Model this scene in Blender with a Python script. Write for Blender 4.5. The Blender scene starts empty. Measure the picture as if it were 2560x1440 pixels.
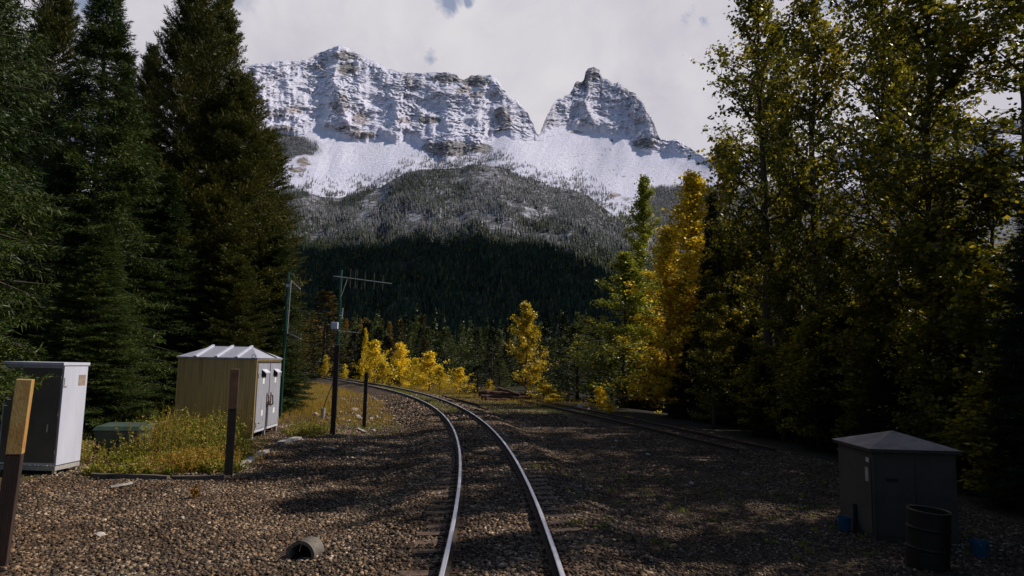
import bpy, math, random
import numpy as np
from mathutils import Vector, Matrix

# ------------------------------------------------------------------ camera, sky, sun
scene = bpy.context.scene
C = scene.collection
F_PX = 1699.1                      # focal length in pixels of a 2560 px wide frame
PITCH, ROLL, YAW, CAMH = 0.111044, 0.02107, 0.0415, 2.6017
cp, sp = math.cos(PITCH), math.sin(PITCH)
FW = np.array([math.sin(YAW)*cp, math.cos(YAW)*cp, sp])
R0 = np.array([math.cos(YAW), -math.sin(YAW), 0.0])
U0 = np.cross(R0, FW)
RT = R0*math.cos(ROLL) + U0*math.sin(ROLL)
UP = U0*math.cos(ROLL) - R0*math.sin(ROLL)
EYE = np.array([0.0, 0.0, CAMH])
cd = bpy.data.cameras.new('camera')
cd.sensor_width = 36.0
cd.lens = 36.0*F_PX/2560.0
cd.clip_start = 0.1
cd.clip_end = 30000
cam = bpy.data.objects.new('camera', cd)
C.objects.link(cam)
M = Matrix(((RT[0], UP[0], -FW[0], 0), (RT[1], UP[1], -FW[1], 0), (RT[2], UP[2], -FW[2], CAMH), (0, 0, 0, 1)))
cam.matrix_world = M
scene.camera = cam
scene.view_settings.view_transform = 'Standard'
scene.view_settings.look = 'None'
scene.view_settings.exposure = 0.0
scene.view_settings.gamma = 1.0
scene.cycles.max_bounces = 5
scene.cycles.diffuse_bounces = 2
scene.cycles.glossy_bounces = 3
scene.cycles.transmission_bounces = 3
scene.cycles.transparent_max_bounces = 6

SUN_AZ = math.radians(17.0)        # turned ahead of due right
SUN_EL = math.radians(43.0)
SUN = np.array([math.cos(SUN_EL)*math.cos(SUN_AZ), math.cos(SUN_EL)*math.sin(SUN_AZ), math.sin(SUN_EL)])
sl = bpy.data.lights.new('sun', 'SUN')
sl.energy = 5.0
sl.angle = math.radians(0.5)
sl.color = (1.0, 0.91, 0.79)
so = bpy.data.objects.new('sun', sl)
C.objects.link(so)
so.rotation_euler = Vector(SUN).to_track_quat('Z', 'Y').to_euler()
so.location = (60, 20, 80)


def ray(px, py):
    return FW + RT*(px-1280.0)/F_PX - UP*(py-720.0)/F_PX


def at(px, py, Y):                 # point on the sight line of a pixel at forward distance Y
    d = ray(px, py)
    return EYE + d*(Y/d[1])


def gnd(px, py, z=-0.5):
    d = ray(px, py)
    return EYE + d*((z-CAMH)/d[2])


world = bpy.data.worlds.new('World')
scene.world = world
world.use_nodes = True
nt = world.node_tree
N, LK = nt.nodes, nt.links
for n in list(N):
    N.remove(n)
out = N.new('ShaderNodeOutputWorld')
bgs = N.new('ShaderNodeBackground')
bgc = N.new('ShaderNodeBackground')
mix = N.new('ShaderNodeMixShader')
sky = N.new('ShaderNodeTexSky')
sky.sky_type = 'NISHITA'
sky.sun_disc = False
sky.sun_elevation = SUN_EL
sky.sun_rotation = math.pi/2 - SUN_AZ
sky.altitude = 1300
sky.dust_density = 0.3
LK.new(sky.outputs[0], bgs.inputs[0])
bgs.inputs[1].default_value = 0.10
tc = N.new('ShaderNodeTexCoord')


def vmath(op, a, b=None):
    n = N.new('ShaderNodeVectorMath'); n.operation = op
    LK.new(a, n.inputs[0])
    if b is not None:
        if hasattr(b, 'links'): LK.new(b, n.inputs[1])
        else: n.inputs[1].default_value = b
    return n


def wm(op, a, b=0.0, c=None, clamp=False):
    n = N.new('ShaderNodeMath'); n.operation = op; n.use_clamp = clamp
    for i, v in enumerate((a, b, c)):
        if v is None: continue
        if hasattr(v, 'links'): LK.new(v, n.inputs[i])
        else: n.inputs[i].default_value = v
    return n.outputs[0]


def wnoise(scale, detail, rough, dist=0.0, vec=None):
    n = N.new('ShaderNodeTexNoise')
    n.inputs['Scale'].default_value = scale
    n.inputs['Detail'].default_value = detail
    n.inputs['Roughness'].default_value = rough
    n.inputs['Distortion'].default_value = dist
    LK.new(vec if vec is not None else tc.outputs['Generated'], n.inputs['Vector'])
    return n.outputs[0]


dirn = vmath('NORMALIZE', tc.outputs['Generated']).outputs[0]
sep = N.new('ShaderNodeSeparateXYZ'); LK.new(dirn, sep.inputs[0])
nz = wnoise(26.0, 4, 0.6, 0.5, dirn)
# cloud deck covers the forward half of the sky and breaks up towards the back
nb = wnoise(2.2, 6, 0.55, 0.2, dirn)
deck = wm('ADD', wm('MULTIPLY', sep.outputs[1], 2.4), wm('MULTIPLY', nb, 1.6))
deck = wm('ADD', deck, wm('MULTIPLY', sep.outputs[2], -1.7))
deck = wm('ADD', deck, -0.62, clamp=True)
hole = None
for px, py, rad, amt in ((1130, 4, 0.022, 1.0), (1172, 6, 0.013, 0.9), (1076, 146, 0.013, 0.55), (1722, 40, 0.014, 0.8), (1760, 52, 0.009, .6), (225, 5, 0.03, 1.1),
                         (1290, 45, 0.005, 0.4), (560, -60, .05, .8), (2100, -80, .06, 1)):
    d = ray(px, py); d = d/np.linalg.norm(d)
    ds = vmath('DISTANCE', dirn, tuple(d)).outputs['Value']
    ds = wm('ADD', ds, wm('MULTIPLY', wm('ADD', nz, -0.5), 0.055))
    h = wm('MULTIPLY', wm('SUBTRACT', 1.0, wm('DIVIDE', ds, rad), clamp=True), amt*1.6, clamp=True)
    hole = h if hole is None else wm('MAXIMUM', hole, h)
hole = wm('MULTIPLY', hole, 0.72)
fac = wm('MULTIPLY', deck, wm('SUBTRACT', 1.0, hole, clamp=True), clamp=True)
n1 = wnoise(3.2, 7, 0.55, 0.4, dirn)
n2 = wnoise(9.0, 6, 0.6, 0.8, dirn)
cr = N.new('ShaderNodeValToRGB')
cr.color_ramp.elements[0].position = 0.34; cr.color_ramp.elements[0].color = (0.53, 0.51, 0.585, 1)
cr.color_ramp.elements[1].position = 0.62; cr.color_ramp.elements[1].color = (0.73, 0.705, 0.74, 1)
LK.new(wm('ADD', wm('MULTIPLY', n1, 0.65), wm('MULTIPLY', n2, 0.35)), cr.inputs[0])
LK.new(cr.outputs[0], bgc.inputs[0])
bgc.inputs[1].default_value = 0.98
LK.new(fac, mix.inputs[0]); LK.new(bgs.outputs[0], mix.inputs[1]); LK.new(bgc.outputs[0], mix.inputs[2])
LK.new(mix.outputs[0], out.inputs[0])

# ------------------------------------------------------------------ helpers
rs = np.random.RandomState(7)
random.seed(7)


def tag(o, label=None, cat=None, group=None, kind=None):
    if label: o['label'] = label
    if cat: o['category'] = cat
    if group: o['group'] = group
    if kind: o['kind'] = kind
    return o


def empty(name, loc, label=None, cat=None, group=None, rz=0.0):
    o = bpy.data.objects.new(name, None)
    C.objects.link(o)
    o.location = tuple(float(v) for v in loc)
    o.rotation_euler = (0, 0, rz)
    o.empty_display_size = 0.3
    return tag(o, label, cat, group)


def link_mesh(name, me, mat=None, parent=None):
    if mat is not None and not me.materials:
        me.materials.append(mat)
    o = bpy.data.objects.new(name, me)
    C.objects.link(o)
    if parent is not None: o.parent = parent
    return o


def np_mesh(name, V, Fc, attrs=None, smooth=False):
    """V (n,3), Fc (m,k) -> mesh, fast"""
    me = bpy.data.meshes.new(name)
    V = np.asarray(V, np.float32); Fc = np.asarray(Fc, np.int32)
    m, k = Fc.shape
    me.vertices.add(len(V)); me.vertices.foreach_set('co', V.ravel())
    me.loops.add(m*k); me.loops.foreach_set('vertex_index', Fc.ravel())
    me.polygons.add(m)
    me.polygons.foreach_set('loop_start', np.arange(0, m*k, k, dtype=np.int32))
    if smooth:
        me.polygons.foreach_set('use_smooth', np.ones(m, dtype=bool))
    if attrs:
        for nm, a in attrs.items():
            at_ = me.attributes.new(nm, 'FLOAT', 'POINT')
            at_.data.foreach_set('value', np.asarray(a, np.float32))
    me.update(calc_edges=True)
    return me


class MB:
    def __init__(s): s.v = []; s.f = []

    def add(s, vs, fs):
        b = len(s.v)
        s.v += [tuple(float(c) for c in v) for v in vs]
        s.f += [tuple(i+b for i in f) for f in fs]
        return s

    def box(s, x0, x1, y0, y1, z0, z1):
        v = [(x, y, z) for z in (z0, z1) for y in (y0, y1) for x in (x0, x1)]
        return s.add(v, [(0, 2, 3, 1), (4, 5, 7, 6), (0, 1, 5, 4), (2, 6, 7, 3), (0, 4, 6, 2), (1, 3, 7, 5)])

    def beam(s, a, b, w, h, up=(0, 0, 1)):
        a, b = Vector([float(c) for c in a]), Vector([float(c) for c in b]); d = (b-a).normalized(); upv = Vector(up)
        r = d.cross(upv)
        if r.length < 1e-4: r = d.cross(Vector((0, 1, 0)))
        r.normalize(); u = r.cross(d)
        r *= w/2; u *= h/2
        v = [p+i*r+j*u for p in (a, b) for j in (-1, 1) for i in (-1, 1)]
        return s.add(v, [(0, 2, 3, 1), (4, 5, 7, 6), (0, 1, 5, 4), (2, 6, 7, 3), (0, 4, 6, 2), (1, 3, 7, 5)])

    def tube(s, pts, rad, n=8, cap=True):
        pts = [Vector([float(c) for c in p]) for p in pts]
        rad = rad if hasattr(rad, '__len__') else [rad]*len(pts)
        b = len(s.v)
        for i, p in enumerate(pts):
            d = (pts[min(i+1, len(pts)-1)]-pts[max(i-1, 0)]).normalized()
            r = d.cross(Vector((0, 0, 1)))
            if r.length < 1e-3: r = Vector((1, 0, 0))
            r.normalize(); u = r.cross(d)
            for k in range(n):
                a = 2*math.pi*k/n
                s.v.append(tuple(p + float(rad[i])*(math.cos(a)*r + math.sin(a)*u)))
        for i in range(len(pts)-1):
            for k in range(n):
                s.f.append((b+i*n+k, b+i*n+(k+1) % n, b+(i+1)*n+(k+1) % n, b+(i+1)*n+k))
        if cap:
            s.f.append(tuple(b+k for k in range(n))[::-1])
            s.f.append(tuple(b+(len(pts)-1)*n+k for k in range(n)))
        return s

    def lathe(s, prof, n=32, c=(0, 0, 0)):
        b = len(s.v)
        for r, z in prof:
            for k in range(n):
                a = 2*math.pi*k/n
                s.v.append((c[0]+r*math.cos(a), c[1]+r*math.sin(a), c[2]+z))
        for i in range(len(prof)-1):
            for k in range(n):
                s.f.append((b+i*n+k, b+i*n+(k+1) % n, b+(i+1)*n+(k+1) % n, b+(i+1)*n+k))
        return s

    def build(s, name, mat, parent=None, bevel=0.0, smooth=False):
        me = bpy.data.meshes.new(name)
        me.from_pydata(s.v, [], s.f); me.update()
        if smooth:
            for p in me.polygons: p.use_smooth = True
        o = link_mesh(name, me, mat, parent)
        if bevel:
            md = o.modifiers.new('bevel', 'BEVEL'); md.width = bevel; md.segments = 2; md.limit_method = 'ANGLE'
        return o


# ---- numpy value noise
def _h(ix, iy, seed):
    n = (ix.astype(np.int64)*374761393 + iy.astype(np.int64)*668265263 + seed*1442695041) & 0xffffffff
    n = ((n ^ (n >> 13))*1274126177) & 0xffffffff
    n = n ^ (n >> 16)
    return (n & 0xffff)/65535.0


def vnoise(x, y, seed=0):
    x = np.asarray(x, float); y = np.asarray(y, float)
    ix, iy = np.floor(x), np.floor(y)
    fx, fy = x-ix, y-iy
    fx = fx*fx*(3-2*fx); fy = fy*fy*(3-2*fy)
    a = _h(ix, iy, seed); b = _h(ix+1, iy, seed); c = _h(ix, iy+1, seed); d = _h(ix+1, iy+1, seed)
    return (a*(1-fx)+b*fx)*(1-fy) + (c*(1-fx)+d*fx)*fy


def fbm(x, y, oct=5, seed=0, gain=0.5, ridged=False):
    s = 0; a = 1; t = 0
    for i in range(oct):
        n = vnoise(x*2**i+i*17.3, y*2**i-i*9.1, seed+i)
        if ridged: n = 1-np.abs(2*n-1)
        s = s+a*n; t += a; a *= gain
    return s/t


def sstep(x, a, b):
    t = np.clip((x-a)/(b-a), 0, 1)
    return t*t*(3-2*t)


# ------------------------------------------------------------------ materials
def mat(name):
    m = bpy.data.materials.new(name); m.use_nodes = True
    n = m.node_tree.nodes; b = n['Principled BSDF']
    return m, m.node_tree, b


def nd(t, typ, **kw):
    n = t.nodes.new(typ)
    for k, v in kw.items():
        if k in n.inputs: n.inputs[k].default_value = v
        else: setattr(n, k, v)
    return n


def ramp(t, fac, stops):
    r = t.nodes.new('ShaderNodeValToRGB')
    e = r.color_ramp.elements
    while len(e) < len(stops): e.new(0.5)
    for el, (p, c) in zip(e, stops):
        el.position = p; el.color = (*c, 1) if len(c) == 3 else c
    t.links.new(fac, r.inputs[0])
    return r.outputs[0]


def mixc(t, fac, a, b, mode='MIX'):
    n = t.nodes.new('ShaderNodeMix'); n.data_type = 'RGBA'; n.blend_type = mode
    for i, v in ((0, fac), (6, a), (7, b)):
        if hasattr(v, 'links'): t.links.new(v, n.inputs[i])
        elif i == 0: n.inputs[0].default_value = v
        else: n.inputs[i].default_value = (*v, 1)
    return n.outputs[2]


def tnoise(t, scale, detail=4, rough=0.55, vec=None, stretch=None):
    n = nd(t, 'ShaderNodeTexNoise', Scale=scale, Detail=detail, Roughness=rough)
    if vec is None:
        vec = nd(t, 'ShaderNodeTexCoord').outputs['Object']
    if stretch:
        mp = nd(t, 'ShaderNodeMapping'); mp.inputs['Scale'].default_value = stretch
        t.links.new(vec, mp.inputs[0]); vec = mp.outputs[0]
    t.links.new(vec, n.inputs['Vector'])
    return n.outputs[0]


def bump(t, b, h, strength, dist=0.02):
    n = nd(t, 'ShaderNodeBump', Strength=strength, Distance=dist)
    t.links.new(h, n.inputs['Height']); t.links.new(n.outputs[0], b.inputs['Normal'])


def worn(name, c1, c2, rough=0.6, metal=0.0, scale=3.0, stretch=None, bs=0.15, spots=None):
    m, t, b = mat(name)
    n = tnoise(t, scale, 6, 0.65, stretch=stretch)
    col = ramp(t, n, [(0.35, c1), (0.65, c2)])
    if spots:
        n2 = tnoise(t, spots[1], 5, 0.7)
        col = mixc(t, ramp(t, n2, [(spots[2], (0, 0, 0)), (spots[2]+.08, (1, 1, 1))]), col, spots[0])
    t.links.new(col, b.inputs['Base Color'])
    b.inputs['Roughness'].default_value = rough
    b.inputs['Metallic'].default_value = metal
    bump(t, b, tnoise(t, scale*8, 4, 0.6, stretch=stretch), bs, 0.01)
    return m


def foliage(name, cols, trans=0.35, gloss=0.12, rough=0.45, nscale=0.35):
    """cols: list of stops (pos, colour) picked at random per leaf"""
    m, t, b = mat(name)
    g = nd(t, 'ShaderNodeNewGeometry')
    oi = nd(t, 'ShaderNodeObjectInfo')
    n = tnoise(t, nscale, 3, 0.5, g.outputs['Position'])
    a = nd(t, 'ShaderNodeMath', operation='MULTIPLY_ADD'); a.inputs[1].default_value = 0.55
    t.links.new(g.outputs['Random Per Island'], a.inputs[0])
    mu = nd(t, 'ShaderNodeMath', operation='MULTIPLY'); mu.inputs[1].default_value = 0.9
    t.links.new(n, mu.inputs[0]); 
    sb = nd(t, 'ShaderNodeMath', operation='SUBTRACT'); t.links.new(mu.outputs[0], sb.inputs[0]); sb.inputs[1].default_value = 0.2
    t.links.new(sb.outputs[0], a.inputs[2])
    col = ramp(t, a.outputs[0], cols)
    hs = nd(t, 'ShaderNodeHueSaturation'); t.links.new(col, hs.inputs['Color'])
    mr = nd(t, 'ShaderNodeMapRange'); mr.inputs[3].default_value = 0.8; mr.inputs[4].default_value = 1.2
    t.links.new(oi.outputs['Random'], mr.inputs[0]); t.links.new(mr.outputs[0], hs.inputs['Value'])
    t.links.new(hs.outputs[0], b.inputs['Base Color'])
    b.inputs['Roughness'].default_value = rough
    b.inputs['Specular IOR Level'].default_value = gloss
    tr = nd(t, 'ShaderNodeBsdfTranslucent'); t.links.new(hs.outputs[0], tr.inputs[0])
    mx = nd(t, 'ShaderNodeMixShader'); mx.inputs[0].default_value = trans
    t.links.new(b.outputs[0], mx.inputs[1]); t.links.new(tr.outputs[0], mx.inputs[2])
    t.links.new(mx.outputs[0], t.nodes['Material Output'].inputs[0])
    return m


MT = {}
MT['spruce'] = foliage('spruce_needles', [(0.1, (0.010, 0.021, 0.006)), (0.5, (0.030, 0.052, 0.012)), (0.9, (0.105, 0.12, 0.02))], 0.16, 0.12)
MT['pine'] = foliage('pine_needles', [(0.1, (0.018, 0.024, 0.005)), (0.5, (0.055, 0.060, 0.011)), (0.9, (0.15, 0.13, 0.022))], 0.2, 0.12)
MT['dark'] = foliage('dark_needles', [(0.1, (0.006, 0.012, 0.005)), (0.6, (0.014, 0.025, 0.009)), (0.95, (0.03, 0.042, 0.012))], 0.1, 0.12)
MT['midfir'] = foliage('distant_needles', [(0.1, (0.028, 0.042, 0.012)), (0.5, (0.07, 0.088, 0.024)), (0.9, (0.15, 0.14, 0.035))], 0.22, 0.1, nscale=.08)
MT['brownfir'] = foliage('brown_needles', [(0.1, (0.02, 0.018, 0.008)), (0.5, (0.06, 0.045, 0.014)), (0.9, (0.13, 0.085, 0.02))], 0.2, 0.1)
MT['larch'] = foliage('larch_needles', [(0.1, (0.12, 0.06, 0.01)), (0.5, (0.28, 0.14, 0.02)), (0.9, (0.4, 0.2, 0.03))], 0.3, 0.1)
MT['aspen'] = foliage('green_leaves', [(0.1, (0.040, 0.050, 0.005)), (0.5, (0.115, 0.115, 0.009)), (0.78, (0.30, 0.235, 0.014)), (0.97, (0.60, 0.42, 0.022))], 0.52, 0.25, 0.4)
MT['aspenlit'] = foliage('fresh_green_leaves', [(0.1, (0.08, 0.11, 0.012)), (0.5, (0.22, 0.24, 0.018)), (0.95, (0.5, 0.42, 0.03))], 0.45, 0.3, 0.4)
MT['gold'] = foliage('golden_leaves', [(0.1, (0.16, 0.12, 0.008)), (0.5, (0.52, 0.36, 0.014)), (0.9, (0.82, 0.60, 0.03))], 0.5, 0.4, 0.4)
MT['amber'] = foliage('amber_leaves', [(0.1, (0.14, 0.085, 0.008)), (0.5, (0.42, 0.23, 0.012)), (0.9, (0.65, 0.40, 0.02))], 0.42, 0.3, 0.4)
MT['yellow'] = foliage('yellow_leaves', [(0.05, (0.35, 0.20, 0.01)), (0.45, (0.74, 0.50, 0.016)), (0.9, (0.90, 0.72, 0.05))], 0.4, 0.3, 0.4)
MT['weed'] = foliage('weed_leaves', [(0.05, (0.04, 0.06, 0.010)), (0.35, (0.13, 0.17, 0.018)), (0.55, (0.32, 0.30, 0.03)), (0.72, (0.40, 0.25, 0.09)), (0.92, (0.20, 0.10, 0.06))], 0.3, 0.15, nscale=1.3)
MT['drygrass'] = foliage('dry_grass', [(0.05, (0.16, 0.14, 0.03)), (0.4, (0.34, 0.24, 0.05)), (0.7, (0.45, 0.30, 0.05)), (0.95, (0.30, 0.14, 0.05))], 0.4, 0.1, nscale=.6)
MT['greengrass'] = foliage('green_grass', [(0.05, (0.06, 0.09, 0.02)), (0.5, (0.16, 0.19, 0.035)), (0.95, (0.32, 0.30, 0.08))], 0.4, 0.1, nscale=.9)
MT['bark'] = worn('spruce_bark', (0.03, 0.022, 0.016), (0.075, 0.055, 0.04), 0.95, 0, 3, (2, 2, .5), .6)
MT['aspenbark'] = worn('cottonwood_bark', (0.03, 0.02, 0.013), (0.09, 0.062, 0.042), 0.9, 0, 3, (2, 2, .6), .6)
MT['alu'] = None
m, t, b = mat('brushed_aluminium')
n = tnoise(t, 2.0, 6, .6, stretch=(9, 9, .25))
t.links.new(ramp(t, n, [(0.3, (0.42, 0.41, 0.40)), (0.7, (0.62, 0.61, 0.60))]), b.inputs['Base Color'])
b.inputs['Metallic'].default_value = 0.85
n = tnoise(t, 4.0, 5, .6, stretch=(14, 14, .3))
mr = nd(t, 'ShaderNodeMapRange'); mr.inputs[3].default_value = 0.3; mr.inputs[4].default_value = 0.5
t.links.new(n, mr.inputs[0]); t.links.new(mr.outputs[0], b.inputs['Roughness'])
bump(t, b, tnoise(t, 1.5, 4, .6, stretch=(12, 12, .5)), .12, .02)
MT['alu'] = m
MT['wallalu'] = worn('aluminium_with_reflected_gold', (0.40, 0.27, 0.11), (0.62, 0.46, 0.22), 0.42, 0.6, 2.0, (9, 9, .25), .1)  # golden tint painted in for the warm weeds mirrored in the bare metal
MT['alupaint'] = worn('grey_aluminium_paint', (0.34, 0.35, 0.42), (0.46, 0.47, 0.55), 0.45, 0.35, 2.5, (4, 4, .6), .05)
MT['whitepaint'] = worn('white_cabinet_paint', (0.46, 0.47, 0.57), (0.53, 0.54, 0.64), 0.5, 0, 1.5, (2, 2, .4), .04, ((0.38, 0.34, 0.28), 9, .70))
MT['greydoor'] = worn('grey_door_paint', (0.095, 0.08, 0.06), (0.125, 0.108, 0.085), 0.8, 0, 1.5, None, .04)
MT['darkgap'] = worn('dark_rubber', (0.01, 0.01, 0.01), (0.02, 0.02, 0.02), 0.9)
MT['greenbox'] = worn('dull_green_paint', (0.035, 0.055, 0.04), (0.06, 0.09, 0.07), 0.5, 0, 2, None, .05, ((0.12, 0.14, 0.12), 6, .66))
MT['mastgreen'] = worn('green_mast_paint', (0.004, 0.04, 0.024), (0.008, 0.07, 0.042), 0.4, 0, 4, None, .05)
MT['galv'] = worn('galvanised_metal', (0.42, 0.40, 0.38), (0.6, 0.57, 0.54), 0.4, 0.6, 6, None, .05)
MT['dullmetal'] = worn('dull_antenna_metal', (0.12, 0.10, 0.07), (0.2, 0.17, 0.12), 0.5, 0.5, 6, None, .05)
MT['rust'] = worn('rusty_steel', (0.05, 0.022, 0.012), (0.13, 0.055, 0.03), 0.8, 0.2, 8, None, .4)
MT['railside'] = worn('rail_web_steel', (0.018, 0.011, 0.008), (0.045, 0.026, 0.018), 0.85, 0.2, 8, None, .3)
m, t, b = mat('polished_rail_head')
t.links.new(ramp(t, tnoise(t, 3.0, 5, .6, stretch=(8, .15, 1)), [(0.35, (0.60, 0.61, 0.68)), (0.65, (0.86, 0.87, 0.93))]), b.inputs['Base Color'])
b.inputs['Metallic'].default_value = 1.0; b.inputs['Roughness'].default_value = 0.42
MT['railhead'] = m
MT['tie'] = worn('creosoted_timber', (0.045, 0.026, 0.017), (0.15, 0.09, 0.06), 0.9, 0, 2.5, (1, 8, 2), .5)
MT['post'] = worn('dark_tarred_timber', (0.010, 0.007, 0.006), (0.024, 0.014, 0.010), 0.8, 0, 3, (3, 3, .4), .4)
MT['brownpost'] = worn('dark_brown_timber', (0.016, 0.008, 0.006), (0.04, 0.018, 0.012), 0.8, 0, 3, (3, 3, .4), .4)
MT['rustboard'] = worn('worn_brown_board', (0.10, 0.05, 0.028), (0.19, 0.10, 0.05), 0.8, 0, 5, None, .4)
MT['yellowboard'] = worn('peeling_yellow_paint', (0.34, 0.15, 0.025), (0.44, 0.31, 0.11), 0.7, 0, 2.2, (2, 2, 1), .4, ((0.36, 0.13, 0.04), 5, .56))
MT['plank'] = worn('weathered_grey_plank', (0.24, 0.22, 0.20), (0.42, 0.40, 0.39), 0.85, 0, 3, (2, 10, 2), .4)
MT['edging'] = worn('dark_edging_timber', (0.05, 0.04, 0.032), (0.14, 0.115, 0.095), 0.9, 0, 3, (2, 8, 2), .5)
MT['log'] = worn('weathered_log', (0.035, 0.017, 0.011), (0.11, 0.055, 0.033), 0.9, 0, 3, (1, 6, 6), .5)
MT['barrel'] = worn('dark_rusty_drum', (0.007, 0.005, 0.004), (0.018, 0.011, 0.007), 0.6, 0.3, 4, None, .3)
MT['barrelrim'] = worn('worn_drum_rim', (0.07, 0.05, 0.035), (0.14, 0.10, 0.07), 0.5, 0.5, 6, None, .2)
MT['blue'] = worn('blue_plastic', (0.004, 0.055, 0.11), (0.006, 0.09, 0.17), 0.4, 0, 3, None, .05)
MT['pipe'] = worn('corrugated_grey_pipe', (0.10, 0.085, 0.07), (0.20, 0.175, 0.15), 0.7, 0.2, 5, None, .2, ((0.09, 0.05, 0.03), 5, .56))
MT['cabroof'] = worn('pinkish_grey_roof', (0.22, 0.155, 0.125), (0.36, 0.27, 0.23), 0.6, 0, 3, None, .1)
MT['cabgrey'] = worn('dull_grey_cabinet', (0.044, 0.036, 0.027), (0.066, 0.055, 0.043), 0.8, 0, 2, None, .05)
MT['sticker'] = worn('pale_sticker', (0.6, 0.6, 0.62), (0.8, 0.8, 0.82), 0.6)
MT['rock'] = worn('pale_limestone', (0.30, 0.26, 0.23), (0.55, 0.50, 0.47), 0.9, 0, 4, None, .5)

# gravel stones
m, t, b = mat('ballast_stone')
g = nd(t, 'ShaderNodeNewGeometry')
c1 = ramp(t, g.outputs['Random Per Island'], [(0.0, (0.020, 0.011, 0.006)), (0.35, (0.066, 0.040, 0.022)), (0.68, (0.18, 0.114, 0.065)), (0.92, (0.33, 0.215, 0.125)), (1.0, (0.55, 0.40, 0.28))])
nn = tnoise(t, .35, 4, .5, g.outputs['Position'])
col = mixc(t, ramp(t, nn, [(0.4, (0, 0, 0)), (0.62, (1, 1, 1))]), c1, (.94, 1.03, 1.14), 'MULTIPLY')
col = mixc(t, ramp(t, tnoise(t, .8, 5, .65, g.outputs['Position']), [(0.42, (1, 1, 1)), (0.60, (0, 0, 0))]), col, (.50, .42, .33), 'MULTIPLY')
t.links.new(col, b.inputs['Base Color']); b.inputs['Roughness'].default_value = 0.85
MT['stone'] = m

# ground
m, t, b = mat('gravel_ground')
g = nd(t, 'ShaderNodeNewGeometry'); P = g.outputs['Position']
vo = nd(t, 'ShaderNodeTexVoronoi', Scale=28.0); t.links.new(P, vo.inputs['Vector'])
stone = ramp(t, vo.outputs['Color'], [(0.1, (0.022, 0.014, 0.009)), (0.5, (0.066, 0.043, 0.027)), (0.9, (0.16, 0.11, 0.072))])
stone = mixc(t, ramp(t, tnoise(t, .6, 5, .6, P), [(0.35, (0, 0, 0)), (0.65, (1, 1, 1))]), stone, (0.6, 0.58, 0.55), 'MULTIPLY')
at1 = nd(t, 'ShaderNodeAttribute', attribute_name='grass'); at2 = nd(t, 'ShaderNodeAttribute', attribute_name='soil')
gn = ramp(t, tnoise(t, 2.2, 6, .65, P), [(0.3, (0.06, 0.055, 0.014)), (0.55, (0.16, 0.125, 0.03)), (0.75, (0.24, 0.16, 0.04))])
col = mixc(t, at1.outputs['Fac'], stone, gn)
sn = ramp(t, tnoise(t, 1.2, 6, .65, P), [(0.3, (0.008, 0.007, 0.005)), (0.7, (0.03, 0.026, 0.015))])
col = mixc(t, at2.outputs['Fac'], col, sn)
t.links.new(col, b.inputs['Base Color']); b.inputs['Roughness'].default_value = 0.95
b.inputs['Specular IOR Level'].default_value = .2
inv = nd(t, 'ShaderNodeMath', operation='SUBTRACT'); inv.inputs[0].default_value = 1; t.links.new(vo.outputs['Distance'], inv.inputs[1])
bump(t, b, inv.outputs[0], .9, .04)
MT['ground'] = m

# mountain: snow over rock
m, t, b = mat('snowy_rock')
g = nd(t, 'ShaderNodeNewGeometry'); P = g.outputs['Position']
rk = nd(t, 'ShaderNodeAttribute', attribute_name='rock'); tn = nd(t, 'ShaderNodeAttribute', attribute_name='tan'); dk = nd(t, 'ShaderNodeAttribute', attribute_name='wood')
fine = tnoise(t, .035, 8, .72, P, stretch=(1, 1, 3.2))
fine2 = tnoise(t, .11, 5, .7, P, stretch=(.6, .6, 3.5))
s = nd(t, 'ShaderNodeMath', operation='ADD'); t.links.new(fine, s.inputs[0]); t.links.new(fine2, s.inputs[1])
s2 = nd(t, 'ShaderNodeMath', operation='MULTIPLY_ADD'); t.links.new(s.outputs[0], s2.inputs[0]); s2.inputs[1].default_value = 0.95; 
s3 = nd(t, 'ShaderNodeMath', operation='ADD'); t.links.new(rk.outputs['Fac'], s3.inputs[0]); s3.inputs[1].default_value = -0.98
t.links.new(s3.outputs[0], s2.inputs[2])
mask = ramp(t, s2.outputs[0], [(0.44, (0, 0, 0)), (0.56, (1, 1, 1))])
grey = ramp(t, tnoise(t, .02, 7, .7, P, stretch=(1, 1, 5)), [(0.3, (0.10, 0.095, 0.10)), (0.5, (0.24, 0.22, 0.215)), (0.7, (0.38, 0.35, 0.33))])
tanc = ramp(t, tnoise(t, .03, 6, .7, P, stretch=(3, 3, .6)), [(0.35, (0.16, 0.115, 0.09)), (0.65, (0.44, 0.32, 0.25))])
rock = mixc(t, tn.outputs['Fac'], grey, tanc)
snow = ramp(t, tnoise(t, .004, 4, .5, P), [(0.3, (0.78, 0.77, 0.94)), (0.7, (0.85, 0.83, 0.96))])
col = mixc(t, mask, snow, rock)
wd = ramp(t, tnoise(t, .08, 6, .7, P, stretch=(1, 1, .35)), [(0.4, (0.03, 0.035, 0.04)), (0.62, (0.30, 0.31, 0.35))])
col = mixc(t, dk.outputs['Fac'], col, wd)
t.links.new(col, b.inputs['Base Color']); b.inputs['Roughness'].default_value = 0.9
b.inputs['Specular IOR Level'].default_value = .1
bump(t, b, s.outputs[0], .7, 22)
MT['mountain'] = m

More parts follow.
